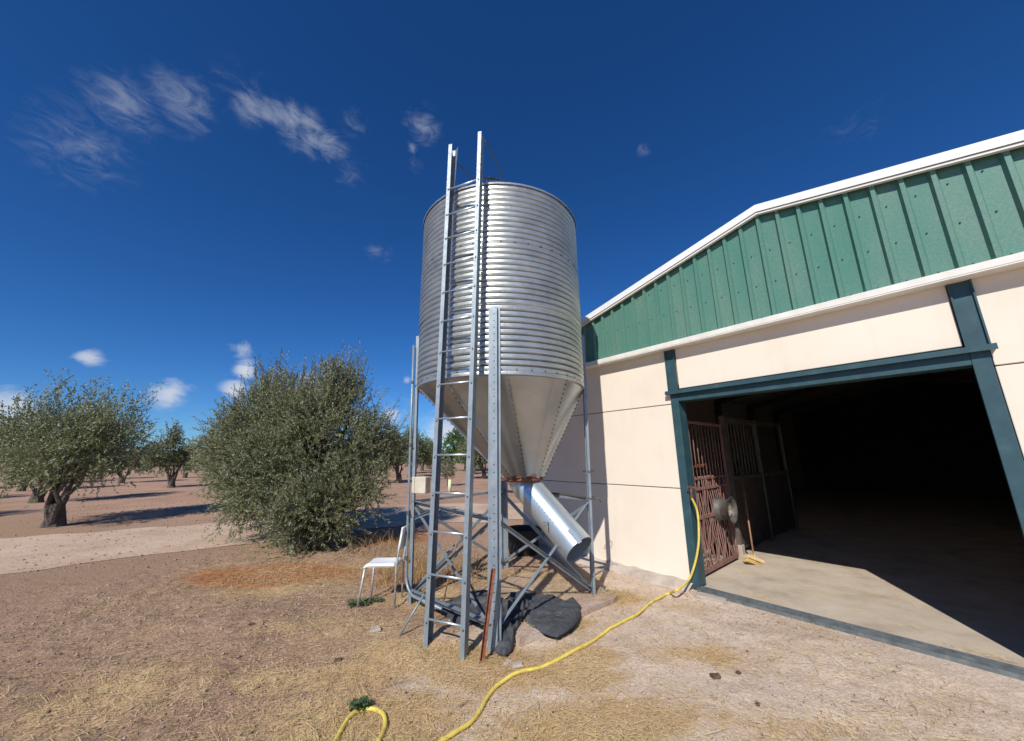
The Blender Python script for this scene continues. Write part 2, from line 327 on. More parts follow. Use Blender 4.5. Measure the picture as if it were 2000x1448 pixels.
def ramp(f, st):
    c = N.new('ShaderNodeValToRGB'); L.new(f, c.inputs[0]); e = c.color_ramp.elements
    while len(e) < len(st): e.new(.5)
    for i, (p, q) in enumerate(st): e[i].position = p; e[i].color = (*q, 1)
    return c.outputs[0]
def mixc(f, a, b_, mode='MIX'):
    q = N.new('ShaderNodeMix'); q.data_type = 'RGBA'; q.blend_type = mode
    if isinstance(f, float): q.inputs[0].default_value = f
    else: L.new(f, q.inputs[0])
    for s_, v_ in ((6, a), (7, b_)):
        if isinstance(v_, tuple): q.inputs[s_].default_value = (*v_, 1)
        else: L.new(v_, q.inputs[s_])
    return q.outputs[2]
at_ = N.new('ShaderNodeAttribute'); at_.attribute_name = 'zones'; sp = N.new('ShaderNodeSeparateColor'); L.new(at_.outputs['Color'], sp.inputs[0])
dirt = ramp(nz(1.6, 8, .65), [(.3,(.46,.34,.25)),(.5,(.59,.465,.365)),(.7,(.69,.575,.475))])
dirt = mixc(.55, dirt, ramp(nz(38, 6, .75), [(.32,(.34,.23,.155)),(.5,(.60,.47,.365)),(.68,(.82,.71,.60))]))
litter = ramp(nz(55, 7, .8), [(.32,(.15,.085,.05)),(.5,(.35,.225,.145)),(.66,(.58,.43,.31))])
golden = ramp(nz(60, 6, .8, 1.5), [(.34,(.22,.125,.06)),(.5,(.50,.335,.18)),(.64,(.74,.57,.34))])
red = ramp(nz(40, 6, .75), [(.33,(.17,.055,.022)),(.5,(.38,.16,.065)),(.68,(.52,.29,.15))])
farc = ramp(nz(.5, 8, .7), [(.3,(.33,.20,.135)),(.5,(.41,.26,.18)),(.7,(.47,.32,.23))])
def brk(sock, sc_):   # break a zone's edge up with fine noise
    a_ = N.new('ShaderNodeMath'); a_.operation = 'ADD'; L.new(sock, a_.inputs[0]); L.new(nz(sc_, 6, .75), a_.inputs[1])
    r_ = N.new('ShaderNodeMapRange'); r_.interpolation_type = 'SMOOTHSTEP'; L.new(a_.outputs[0], r_.inputs[0]); r_.inputs[1].default_value = .72; r_.inputs[2].default_value = 1.15; return r_.outputs[0]
c = mixc(brk(at_.outputs['Alpha'], 9), dirt, litter); c = mixc(sp.outputs[2], c, farc); c = mixc(brk(sp.outputs[0], 14), c, golden); c = mixc(brk(sp.outputs[1], 8), c, red)
L.new(c, b.inputs['Base Color'])
bp = N.new('ShaderNodeBump'); bp.inputs['Distance'].default_value = .022; bp.inputs['Strength'].default_value = .75; L.new(nz(38, 9, .72), bp.inputs['Height']); L.new(bp.outputs[0], b.inputs['Normal'])
M['earth'] = gm
# graded grid, one sheet: fine near the camera, coarse to the horizon
def axis(lo, hi, step, far):
    a = list(np.arange(lo, hi+1e-6, step)); s_ = step; p = hi
    while p < far: s_ *= 1.22; p += s_; a.append(p)
    s_ = step; p = lo
    while p > -far: s_ *= 1.22; p -= s_; a.insert(0, p)
    return np.array(a)
gx, gy = axis(-5.5, 3.6, .028, 900), axis(1.3, 7.2, .028, 900)
X, Y = np.meshgrid(gx, gy); Z = H(X, Y)
vin = (X-BJ[0])*VW[0]+(Y-BJ[1])*VW[1]; uin = (X-BJ[0])*UW[0]+(Y-BJ[1])*UW[1]
Z = np.where((vin > .25) & (uin > -3.6) & (uin < 7) & (vin < 21), -.06, Z)
nv = np.stack([X.ravel(), Y.ravel(), Z.ravel()], 1); nx, ny = len(gx), len(gy)
ii = (np.arange(ny-1)[:, None]*nx+np.arange(nx-1)[None, :]).ravel()
ground = bigmesh('ground', nv, np.stack([ii, ii+1, ii+nx+1, ii+nx], 1), gm, smooth=True); tag(ground, kind='structure')
zs = np.zeros((len(nv), 4), np.float32)
zs[:, 0] = np.clip(straw_density(nv[:, 0], nv[:, 1])*1.3, 0, .92)
rd = np.exp(-(((nv[:, 0]+3.6)/1.1)**2+((nv[:, 1]-6.0)/.55)**2)) + .5*np.exp(-(((nv[:, 0]+1.3)/.8)**2+((nv[:, 1]-5.6)/.4)**2)) + .6*np.exp(-(((nv[:, 0]+2.8)/1.5)**2+((nv[:, 1]-8.2)/.7)**2))
zs[:, 1] = np.clip(rd*(.7+1.1*fbm(nv[:, 0]*2, nv[:, 1]*2, 5, 3)), 0, 1)
zs[:, 2] = soft(nv[:, 1]+.3*nv[:, 0], 6.0, 9.5); zs[:, 3] = np.clip((soft(-nv[:, 0]+.5*(nv[:, 1]-3), .1, 1.9)*.95+.15*soft(nv[:, 1], 3.8, 5))*(.55+.9*fbm(nv[:, 0]*1.3, nv[:, 1]*1.3, 41, 4)), 0, .95)
ca = ground.data.color_attributes.new('zones', 'FLOAT_COLOR', 'POINT'); ca.data.foreach_set('color', zs.ravel())
# dirt track crossing behind the near tree
near_e = [(-30,-8),(-14,2.6),(-5.3,7.6),(-4.0,9.0),(-2.5,9.75),(0,10.4),(5,10.9),(14,11.2),(40,11.5)]
far_e = [(-36,-4),(-17.5,5.2),(-7.6,10.7),(-5.6,12.6),(-3.4,13.7),(-1,13.9),(5,14.2),(14,14.4),(40,14.6)]
def resample(p, n):
    p = np.array(p, float); s_ = np.r_[0, np.cumsum(np.hypot(*np.diff(p, axis=0).T))]; q = np.linspace(0, s_[-1], n)
    return np.stack([np.interp(q, s_, p[:, i]) for i in range(2)], 1)
A, B = resample(near_e, 240), resample(far_e, 240); nb_ = 14
tv = []
for i in range(240):
    for j in range(nb_):
        f_ = j/(nb_-1); q = A[i]*(1-f_)+B[i]*f_; e_ = (vnoise(q[0]*1.3, q[1]*1.3, 4)-.5)*.7*(1 if j in (0, nb_-1) else 0)
        q = q+(B[i]-A[i])/3.5*e_*(1 if j else -1); tv.append((q[0], q[1], max(.006, float(H(q[0], q[1]))+.006)))
ii = (np.arange(239)[:, None]*nb_+np.arange(nb_-1)[None, :]).ravel()
M['track'] = mat('pale_track_dirt', (.5,.36,.25), .97, 0, [(.3,(.43,.295,.20)),(.5,(.53,.385,.27)),(.72,(.60,.46,.34))], .9, .01, 20)
tag(bigmesh('dirt_road', tv, np.stack([ii, ii+nb_, ii+nb_+1, ii+1], 1), M['track'], smooth=True), kind='structure')

# ------------------------------------------------------------------ barn
barn = empty('barn', uv(1.36, 0), 'cream walled farm barn with green metal gable and open doorway right of the silo', 'barn')
UL, UR, VL = -3.32, 6.04, 18.0; DR = 2.70; DT = 2.36
Z3 = np.array([0, 0, 1.])
def wbox(mb, u0, u1, v0, v1, z0, z1): return mb.box(uv((u0+u1)/2, (v0+v1)/2, (z0+z1)/2), (u1-u0, v1-v0, z1-z0), UW, VW, Z3)
g = .006
rows = [(0.02, 1.196-g), (1.196+g, 2.332-g), (2.332+g, 3.16)]
for (a, b_) in rows:
    wbox(MB(), UL, -.058, 0, .16, a, b_).build('wall_panel', M['cream'], barn, bevel=.006)
    wbox(MB(), DR+.058, UR, 0, .16, a, b_).build('wall_panel', M['cream'], barn, bevel=.006)
wbox(MB(), .075, DR-.075, .0, .16, 2.535, 3.16).build('wall_panel', M['cream'], barn, bevel=.006)
q = MB(); wbox(q, UL+.02, -.08, .03, .14, .0, 3.1); wbox(q, DR+.08, UR-.02, .03, .14, .0, 3.1); wbox(q, -.07, DR+.07, .03, .14, 2.6, 3.1)
q.build('wall_joint', M['joint'], barn)
# footing: rough concrete lip along the wall foot
ft = []; nU, nV = 130, 12
for i in range(nU+1):
    u = UL+.05+(-.02-UL-.05)*i/nU
    for j in range(nV+1):
        f_ = j/nV; wd_ = .17+.16*vnoise(u*2.1, 0, 8); v = .01-f_*wd_; p = uv(u, v); hh = max(float(H(p[0], p[1])), -.03)
        ft.append((p[0], p[1], hh*f_+(.055+.03*vnoise(u*7, v*9, 3))*(1-f_**2)+(-.012 if j == nV else .004)))
ii = (np.arange(nU)[:, None]*(nV+1)+np.arange(nV)[None, :]).ravel()
bigmesh('footing', ft, np.stack([ii, ii+1, ii+nV+2, ii+nV+1], 1), M['conc'], barn, smooth=True)
# portal: jambs, lintel, posts above
jambs = []
for u in (-.0, DR):
    jambs.append(wbox(MB(), u-.055, u+.052, -.022, .17, .0, DT+.12).build('door_jamb', M['teal'], barn, bevel=.004))
wbox(MB(), .053, DR-.056, -.02, .168, DT, DT+.115).build('lintel', M['teal'], barn, bevel=.004)
q = MB(); wbox(q, -.10, DR+.10, -.075, -.002, DT+.125, DT+.15); wbox(q, -.10, DR+.10, -.08, -.06, DT+.10, DT+.1248); q.build('door_track', M['teal'], barn)
for u in (-.005, DR+.005):
    q = MB(); wbox(q, u-.07, u+.07, -.012, .0, DT+.152, 3.12); wbox(q, u-.07, u-.058, -.03, -.0125, DT+.152, 3.12); wbox(q, u+.058, u+.07, -.03, -.0125, DT+.152, 3.12)
    q.build('post', M['teal'], barn)
q = MB(); wbox(q, .056, DR-.058, -.06, -.048, -.01, .042); wbox(q, .056, DR-.058, .0, .012, -.01, .045); wbox(q, .056, DR-.058, -.100, -.092, -.015, .026); wbox(q, .056, DR-.058, -.047, -.001, -.015, .015)
q.build('threshold_track', M['track_steel'], barn)
# cladding: 0.2 m ribs
RU, RZ, SLP = 1.36, 4.54, .2237
def zr(u): return RZ-abs(u-RU)*SLP
cl = MB(); us = []
k0 = math.ceil((UL-.05-(-1.25))/.2)-1
k = k0
prof = []
while -1.25+k*.2 < UR+.1:
    c0 = -1.25+k*.2     # rib centred at c0
    prof += [(c0-.045, 0), (c0-.02, 1), (c0+.012, 1), (c0+.022, 0)]; k += 1
prof = [p for p in prof if UL-.06 < p[0] < UR+.06]
pts = sorted(prof + [(RU, 0 if all(abs(RU-(-1.25+kk*.2)) > .046 for kk in range(-20, 50)) else 1)])
vs = []; fs = []
for (u, r_) in pts:
    v = -.072-.042*r_*1.0
    vs += [uv(u, v, 3.14), uv(u, v, zr(u))]
for i in range(len(pts)-1): fs.append((2*i, 2*i+2, 2*i+3, 2*i+1))
cl.add(vs, fs)
sc = cl; cl.cur = 1
kk = k0
while -1.25+kk*.2 < UR:
    u = -1.25+kk*.2+.06
    if UL < u:
        z = 3.22
        for z in (3.22, 3.62, 4.02, 4.42):
            if z < zr(u)-.12: sc.bolt(uv(u, -.076, z), -VW, .007, .006)
    kk += 1
cl.build('gable_cladding', [M['green'], M['teal']], barn)
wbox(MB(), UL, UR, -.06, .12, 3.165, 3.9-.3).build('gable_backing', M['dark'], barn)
q = MB(); wbox(q, UL-.07, UR+.07, -.165, -.002, 3.105, 3.118); wbox(q, UL-.07, UR+.07, -.168, -.158, 3.119, 3.185); wbox(q, UL-.07, UR+.07, -.157, -.06, 3.172, 3.184)
q.build('flashing', M['flash'], barn, bevel=.003)
# verge trim (white) on both slopes + inner darker fold
for s_, ue in ((-1, UL-.25), (1, UR+.25)):
    q = MB(); a = uv(RU, 0, RZ+.0); e_ = uv(ue, 0, zr(ue)); 
    def slab(v0, v1, dz0, dz1):
        P = [uv(RU, v0, RZ+dz0), uv(ue, v0, zr(ue)+dz0), uv(ue, v0, zr(ue)+dz1), uv(RU, v0, RZ+dz1)]; Q = [p+VW*(v1-v0) for p in P]
        q.add(P+Q, [(0,1,2,3),(7,6,5,4),(0,4,5,1),(1,5,6,2),(2,6,7,3),(3,7,4,0)])
    slab(-.17, -.158, -.015, .078); slab(-.158, .20, .068, .077)
    q.build('verge_trim', M['white'], barn)
    q = MB(); slab(-.157, -.116, -.045, -.02); q.build('trim_fold', M['flash'], barn)
    q = MB(); slab(.0, VL+.3, .0, .06); q.build('roof', M['white'], barn)
# sealing gable triangle behind the cladding and the other walls
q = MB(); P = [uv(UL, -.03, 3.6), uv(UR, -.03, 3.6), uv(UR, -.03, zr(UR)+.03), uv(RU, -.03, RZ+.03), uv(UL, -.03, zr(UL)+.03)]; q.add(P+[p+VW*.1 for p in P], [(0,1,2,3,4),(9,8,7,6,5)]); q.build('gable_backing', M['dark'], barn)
q = MB(); wbox(q, UL, UL+.16, .16, VL, 0, zr(UL)+.03); q.build('side_wall', M['cream'], barn)
q = MB(); wbox(q, UR-.16, UR, .16, VL, 0, zr(UR)+.03); q.build('side_wall', M['cream'], barn)
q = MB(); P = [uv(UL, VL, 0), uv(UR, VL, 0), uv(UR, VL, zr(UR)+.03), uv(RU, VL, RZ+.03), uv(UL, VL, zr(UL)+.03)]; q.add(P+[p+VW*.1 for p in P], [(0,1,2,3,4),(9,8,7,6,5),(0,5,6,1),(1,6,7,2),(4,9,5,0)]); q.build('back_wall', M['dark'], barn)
q = MB(); wbox(q, UL+.01, UR-.01, .19, VL, -.2, .03); tag(q.build('floor', M['floor']), kind='structure')
q = MB(); wbox(q, .07, DR-.07, .0205, .19, -.2, .03); tag(q.build('floor', M['floor']), kind='structure')
# tap on the jamb
q = MB(); tp = onpl(1355, 956, uv(0, -.05), VW); q.tube([tp+VW*.03, tp-VW*.07, tp-VW*.08-Z3*.05], .013, 8); q.bar(tp-VW*.05+Z3*.03-UW*.06, tp-VW*.05+Z3*.03+UW*.05, .018, .012); q.tube([tp-VW*.05, tp-VW*.05+Z3*.035], .008, 6)
q.lathe([(.018,0),(.018,.045)], tp-VW*.08-Z3*.10, Z3, 8)
q.build('water_tap', M['rust'], jambs[0])

# metal gate swung open inside the doorway
ga = gnd(1374, 1121, .09); gb = gnd(1441, 1086, .09); gd = (gb-ga)/np.linalg.norm(gb-ga); gn = np.array([gd[1], -gd[0], 0]); GL = float(np.linalg.norm(gb-ga)); GH = 2.1
gate = empty('metal_gate', (ga[0], ga[1], 0), 'rusty brown barred metal gate standing open just inside the barn doorway', 'gate')
def G(s_, z, n_=0.0): return np.array([ga[0], ga[1], 0])+gd*s_+gn*n_+np.array([0, 0, z])
q = MB()
for z, h_ in ((.10, .05), (.78, .045), (1.16, .035), (1.30, .03), (GH, .04)): q.box(G(GL/2, z), (GL, .03, h_), gd, gn, Z3)
for s_ in (.015, GL-.015): q.box(G(s_, (GH+.1)/2+.0), (.034, .034, GH-.04), gd, gn, Z3)
gf = q.build('gate_frame', M['rustgate'], gate)
rr = random.Random(3); n_ = 22
for i in range(n_):
    q = MB()
    s_ = .05+(GL-.1)*i/(n_-1); ph = rr.uniform(0, 6)
    q.tube([G(s_+.006*math.sin(z*14+ph)+rr.uniform(-.003, .003), z, .012*math.sin(z*11+ph*2)) for z in np.linspace(.09, 1.33, 16)], .0075, 5)
    q.build('bar', M['rustgate'], gate, smooth=True)
for i in range(11):
    q = MB()
    s_ = .06+(GL-.12)*i/10; q.tube([G(s_, 1.28), G(s_+rr.uniform(-.01, .01), 1.7), G(s_, GH)], .008, 5); q.build('bar', M['rustgate'], gate, smooth=True)
q = MB()
for i in range(5): 
    s_ = .06+i*.07; q.tube([G(s_, 1.45, .02), G(s_+.03, 1.50, .035), G(s_+.06, 1.46, .02)], .006, 5)
q.build('wire_tie', M['rust'], gate, smooth=True)
# steel wheel rim hung on the gate
rc = G(.74, .84, .105); rim = empty('wheel_rim', rc, 'bare steel car wheel rim hung on the rusty gate', 'wheel rim')
q = MB(); R0 = .175
q.lathe([(R0+.012,-.105),(R0,-.10),(R0-.012,-.085),(R0-.02,-.05),(R0-.035,-.03),(R0-.035,.04),(R0-.012,.075),(R0,.095),(R0+.014,.105),(R0+.008,.108),(R0-.008,.098),(R0-.022,.075),(R0-.045,.04),(R0-.045,-.03),(R0-.03,-.05),(R0-.02,-.085),(R0+.005,-.108),(R0+.012,-.105)], rc, gn, 40)
M['rimm'] = mat('grey_rim_paint', (.22,.22,.21), .6, .3, [(.3,(.06,.04,.03)),(.5,(.10,.095,.09)),(.8,(.20,.17,.14))], 8, .001, 60)
M['rimf'] = mat('cream_rim_face', (.42,.36,.25), .6, .2, [(.3,(.16,.10,.06)),(.6,(.36,.29,.20))], 18)
q.build('barrel', M['rimm'], rim, auto=35)
q = MB(); q.lathe([(R0-.04,.035),(R0-.06,.05),(.09,.06),(.06,.035),(.032,.035),(.032,.02),(.05,.02),(.085,.045),(R0-.06,.035),(R0-.04,.03)], rc, gn, 40)
q.cur = 1
for i in range(5):
    a_ = i*1.2566; q.bolt(rc+gn*.036+(gd*math.cos(a_)+Z3*math.sin(a_))*.055, gn, .009, .006)
for i in range(8):
    a_ = i*.785; q.bolt(rc+gn*.0515+(gd*math.cos(a_)+Z3*math.sin(a_))*.112, gn, .013, .003)
q.build('disc', [M['rimf'], M['hole']], rim, auto=35)
q = MB(); q.tube([G(.74, 1.17, .0), G(.74, 1.16, .08), G(.74, 1.02, .08), rc+Z3*.14], .005, 6); q.build('hanging_hook', M['rust'], rim)
# broom leaning on the inner post
bh = gnd(1474, 1099, .06); bt = uv(-.12, 2.25, 1.42); broom = empty('broom', (bh[0], bh[1], .03), 'straw yellow broom leaning head down on the sunlit barn floor', 'broom')
q = MB(); q.tube([bh+Z3*.02, bt], .0125, 8); q.build('handle', M['wood'], broom, smooth=True)
bd = bt-bh; bd /= np.linalg.norm(bd); bx = UW*.30+VW*.95; bx = bx-bd*np.dot(bx, bd); bx /= np.linalg.norm(bx); by = np.cross(bd, bx)
q = MB(); q.box(bh+bd*.045, (.30, .09, .05), bx, by, bd); q.tube([bh+bd*.05, bh+bd*.16], [.026, .016], 8); q.build('brush_block', mat('straw_block', (.62,.47,.24), .8, 0, [(.3,(.50,.36,.16)),(.7,(.68,.54,.30))], 40), broom, bevel=.008)
q = MB(); r2 = random.Random(5)
for i in range(420):
    p = bh+bx*r2.uniform(-.14, .14)+by*r2.uniform(-.025, .025)+bd*.03; e_ = p-Z3*.075+bx*r2.uniform(-.02, .02)+(p-bh)*.25+by*r2.uniform(-.02, .02)
    e_[2] = max(e_[2], .034); q.bar(p, e_, .005, .004)
q.build('bristles', M['straw_head'], broom)
# stall door and posts deeper inside
stall = empty('stall_door', uv(-.2, 2.05), 'dark brown stall partition with barred top behind the gate', 'stall door')
M['stall'] = mat('stall_brown', (.07,.05,.04), .8, 0, [(.3,(.05,.032,.025)),(.7,(.10,.07,.055))], 6)
M['stallg'] = mat('stall_grey', (.12,.10,.09), .7, .2, [(.3,(.08,.07,.06)),(.7,(.16,.14,.12))], 6)
q = MB(); wbox(q, -.27, -.19, 2.0, 2.08, .18, 2.3); wbox(q, -.25, -.19, 3.5, 3.56, .03, 2.3); wbox(q, -.25, -.20, 2.08, 3.5, 2.2, 2.28); wbox(q, -.25, -.2, 2.08, 3.5, 1.2, 1.26); q.build('stall_frame', M['stallg'], stall, bevel=.004)
q = MB(); wbox(q, -.235, -.215, 2.08, 3.5, .1, 1.2); q.build('stall_panel', M['stall'], stall)
q = MB(); 
for i in range(9): q.tube([uv(-.225, 2.2+i*.15, 1.26), uv(-.225, 2.2+i*.15, 2.2)], .009, 6)
q.build('stall_bars', M['stallg'], stall)
q = MB(); wbox(q, -.29, -.17, 1.98, 2.10, .02, .18); q.build('post_base', M['conc'], stall, bevel=.01)
q = MB(); wbox(q, UL+.16, -.29, 2.05, 2.12, .03, 1.3); q.build('stall_panel', M['stall'], stall)
for v0 in (3.6,):
    q = MB(); wbox(q, -.235, -.215, v0, v0+1.4, .1, 1.2); q.build('stall_panel', M['stall'], stall)
    q = MB(); wbox(q, -.25, -.19, v0+1.42, v0+1.48, .03, 2.3); wbox(q, -.25, -.20, v0, v0+1.42, 2.2, 2.28); wbox(q, -.25, -.2, v0, v0+1.42, 1.201, 1.26); q.build('stall_frame', M['stallg'], stall)
for v0 in np.arange(3.0, 17, 3.0):
    q = MB(); wbox(q, UL+.17, UL+.35, v0-.06, v0+.06, .03, zr(UL)-.05); wbox(q, UR-.35, UR-.17, v0-.06, v0+.06, .03, zr(UR)-.05)
    for sg_, ue in ((-1, UL+.2), (1, UR-.2)):
        q.bar(uv(RU, v0, RZ-.12), uv(ue, v0, zr(ue)-.12), .10, .18)
    q.build('roof_frame', M['stallg'], barn)

# ------------------------------------------------------------------ feed silo
SC = np.array([-.15, 4.9, 0]); RS = 1.085; ZB, ZT = 2.52, 4.81
silo = empty('feed_silo', SC, 'tall galvanised corrugated feed silo on braced legs beside the barn', 'silo')
CL_ = (ZT-ZB)/3; NC = 11
for b3 in range(3):
    q = MB(); z0 = ZB+b3*CL_; prof = []; n_ = NC*18
    for i in range(n_+1):
        f_ = i/n_; prof.append((RS+.0035*(b3 % 2)-.0035*(b3 == 0)+.036*(.5-(.5+.5*math.cos(2*math.pi*NC*f_))**6)*(1 if 2 < i < n_-2 else .4), z0+CL_*f_ - (.012 if i == 0 and b3 else 0)))
    if b3 == 0: prof = [(RS-.03, ZB-.035), (RS+.012, ZB-.03), (RS+.014, ZB+.0), (RS+.008, ZB+.01)] + [p for p in prof if p[1] > ZB+.015]
    if b3 == 2: prof += [(RS+.012, ZT+.004), (RS+.016, ZT+.012), (RS-.02, ZT+.018)]
    q.lathe(prof, SC, Z3, 192)
    q.cur = 1
    for z in ((ZB+.022, ZT-.755) if b3 == 0 else (z0+CL_,) if b3 == 1 else (ZT-.012,)):
        for i in range(42):
            a_ = math.radians(i*360/42+2.0); d_ = np.array([math.sin(a_), -math.cos(a_), 0]); q.bolt(SC+d_*(RS+.010)+Z3*z, d_, .0095, .008)
    q.cur = 2
    for off in (47, 227, 137, -42):
        for da in (-.9, .9):
            a_ = math.radians(off+da+(b3-1)*1.5); d_ = np.array([math.sin(a_), -math.cos(a_), 0])
            for i in range(NC): q.bolt(SC+d_*(RS+.0115)+Z3*(z0+CL_*(i+.5)/NC), d_, .006, .005)
    q.build('corrugated_ring', [M['corr'], M['bolt'], M['leg']], silo, auto=50)
# roof cone with centre lid
q = MB(); q.lathe([(RS+.03, ZT+.0), (RS+.035, ZT+.02), (.30, ZT+.42), (.30, ZT+.50), (.34, ZT+.50), (.33, ZT+.53), (.001, ZT+.60)], SC, Z3, 48); roofc = q.build('roof_cone', M['corr'], silo, auto=30)
# hopper
HO = np.array([.13, 4.95, 1.36]); RO = .225
def hop(a_, f_, dr=0.0):
    d_ = np.array([math.sin(a_), -math.cos(a_), 0]); t0 = SC+Z3*(ZB-.005)+d_*(RS-.012+dr); t1 = HO+d_*(RO+dr); return t0*(1-f_)+t1*f_
q = MB(); na = 180; vs = [hop(2*math.pi*i/na, f_) for f_ in np.linspace(0, 1, 9) for i in range(na)]
q.add(vs, [(r_*na+i, (r_+1)*na+i, (r_+1)*na+(i+1) % na, r_*na+(i+1) % na) for r_ in range(8) for i in range(na)])
hopper = q.build('hopper', M['hop'], silo, smooth=True)
for kk in range(9):
    ac = math.radians(4+40*kk); q = MB(); vs = []; ns = 10
    wt = [math.radians(8.0)]*2
    for i in range(ns+1):
        f_ = i/ns; w0, w1 = math.radians(8.0), math.radians(1.5)
        vs += [hop(ac-w0-w0*f_*.6, f_, .001), hop(ac+w1+w1*f_*1.5, f_, .032), hop(ac+w1+w1*f_*1.5+math.radians(.4), f_, .001)]
    fs = []
    for i in range(ns): 
        for j in (0, 1): fs.append((3*i+j, 3*i+3+j, 3*i+4+j, 3*i+1+j))
    q.add(vs, fs); q.cur = 1; nb = 24
    for i in range(nb):
        f_ = (i+.6)/nb; p = hop(ac+math.radians(.9)+math.radians(1.2)*f_, f_, .030); d_ = np.array([math.sin(ac), -math.cos(ac), -.6]); q.bolt(p, d_/np.linalg.norm(d_), .0085, .008)
    q.build('hopper_rib', [M['hop'], M['bolt']], hopper)
q = MB(); q.lathe([(RO+.004, .03), (RO+.03, .028), (RO+.032, .0), (RO+.006, -.004), (RO-.02, -.02)], HO-Z3*.01, Z3, 36); 
q.box(HO+np.array([-.26, -.05, 0]), (.10, .05, .03)); q.tube([HO+np.array([-.30, -.04, -.02]), HO+np.array([-.24, -.08, .02]), HO+np.array([-.10, -.26, .03]), HO+np.array([.16, -.23, .045])], .010, 6)
q.build('outlet_clamp', M['rust'], hopper, auto=40)
# discharge chute
T0 = at(1030, 952, 4.95); T1 = at(1131, 1074, 4.38); td = (T1-T0)/np.linalg.norm(T1-T0); tr = .182
q = MB(); xs = np.cross(td, Z3); xs /= np.linalg.norm(xs); ys = np.cross(xs, td)
def ring(c, r_, n_=56, a0=0, axx=None): 
    X_, Y_ = (xs, ys) if axx is None else axx
    return [c+(X_*math.cos(t_)+Y_*math.sin(t_))*r_ for t_ in (a0+2*math.pi*k_/n_ for k_ in range(n_))]
xh = xs*1.0; yh = np.cross(Z3, xh)
r1_ = ring(HO-Z3*.015, RO-.01, axx=(xh, yh)); r2_ = ring(T0-td*.01, tr+.008); r3_ = ring(T0+td*.05, tr); r4_ = ring(T1, tr); r5_ = ring(T1, tr-.004); r6_ = ring(T0+td*.05, tr-.004)
rs_ = [r1_, r2_, r3_, r4_, r5_, r6_]; vs = [p for r_ in rs_ for p in r_]; n_ = 56
q.add(vs, [(i*n_+k_, i*n_+(k_+1) % n_, (i+1)*n_+(k_+1) % n_, (i+1)*n_+k_) for i in range(5) for k_ in range(n_)])
q.cur = 1       # rivet line of the chute's lap
for k_ in range(12): 
    p = T0+td*(.1+.05*k_); d_ = (xs*math.cos(.45)+ys*math.sin(.45)); q.bolt(p+d_*(tr+.001), d_, .005, .004)
chute = q.build('chute', [M['tube'], M['bolt']], silo, auto=40)
q = MB(); lp = T0+td*.58; d1 = (-xs*.95-ys*.1) if np.dot(xs, UW) > 0 else (xs*.95-ys*.1); d1 = d1/np.linalg.norm(d1)
lp = lp-CF*0; base = lp+(np.array([-.55, -.8, .1])/np.linalg.norm([-.55, -.8, .1]))*(tr+.0); base = base
q.tube([base-np.array([.06, .02, 0]), base+np.array([.0, -.03, .0]), base+np.array([.0, -.03, -.10])], .006, 6); q.build('latch', M['bolt'], chute)
q = MB(); sr_ = T0+td*.0; a_ = 1.05 
fl = (xs*math.cos(a_)+ys*math.sin(a_)); tg = -xs*math.sin(a_)+ys*math.cos(a_)
q.prism([(0, 0), (.05, 0), (.05, .003), (0, .003)], T1+fl*(tr+.002)-td*.16, T1+fl*(tr+.002)+td*.02, -tg, fl); q.build('chute_lip', M['tube'], chute)
# legs: hat section, web outwards
LEGH = 3.24
legp = {'front': gnd(965, 1268), 'left': gnd(797, 1178), 'right': gnd(1163, 1170), 'rear': gnd(985, 1108)}
HATP = [(-.062,-.022),(-.028,-.022),(-.028,.018),(.028,.018),(.028,-.022),(.062,-.022),(.062,-.019),(.031,-.019),(.031,.021),(-.031,.021),(-.031,-.019),(-.062,-.019)]
LR = 1.125; LP = {}
for k_, p in legp.items():
    d_ = p-SC; d_[2] = 0; d_ /= np.linalg.norm(d_); b0 = p-d_*.02; b0[2] = -.03; b1 = SC+d_*(LR)+Z3*LEGH; t_ = np.cross(Z3, d_)
    LP[k_] = (b0, b1, d_, t_)
    q = MB(); q.prism(HATP, b0, b1, t_, d_)
    q.cur = 1; ax = (b1-b0)/np.linalg.norm(b1-b0); z = .25
    while z < 3.2:
        if 2.0 < z or z < 1.25 or abs((z*10) % 3) < 1.6: q.lathe([(.0065, 0), (.0065, .0006), (.0002, .0008)], b0+ax*z+d_*.0214, d_, 8)
        z += .075
    q.build('leg', [M['leg'], M['hole']], silo)
def legpt(k_, z, off=-.03, side=0.0):
    b0, b1, d_, t_ = LP[k_]; f_ = (z-b0[2])/(b1[2]-b0[2]); return b0*(1-f_)+b1*f_+d_*off+t_*side
def brace(a, b_, wd=.038, nm='brace', off=0.0, bolts_at=(.02, .98)):
    mid = (a+b_)/2; n_ = mid-SC; n_[2] = 0; n_ /= np.linalg.norm(n_); q = MB(); q.angle(a+n_*off, b_+n_*off, wd, .0035, n_); q.cur = 1
    for f_ in bolts_at: q.bolt(a*(1-f_)+b_*f_+n_*(off+.004), n_, .010, .009)
    return q.build(nm, [M['leg'], M['bolt']], silo)
order = ['left', 'front', 'right', 'rear']
for i in range(4):
    a_, b_ = order[i], order[(i+1) % 4]
    wdt = .05 if i == 0 else .032
    if i != 1: brace(legpt(a_, 1.13), legpt(b_, 1.13 if i else 1.08), wdt, 'tie_bar')
    za, zb = (.12, .12)
    brace(legpt(a_, 1.08), legpt(b_, za), .036, off=.004, bolts_at=(.02, .5, .98))
    brace(legpt(a_, zb), legpt(b_, 1.08), .036, off=-.012)
brace(legpt('left', .16, .0), legpt('front', .20, .0), .055, 'foot_tie', bolts_at=(.3, .5, .7, .92))
# knees
brace(legpt('left', .93), (legpt('left', 1.10)*.6+legpt('front', 1.10)*.4), .03, 'knee_brace', .02)
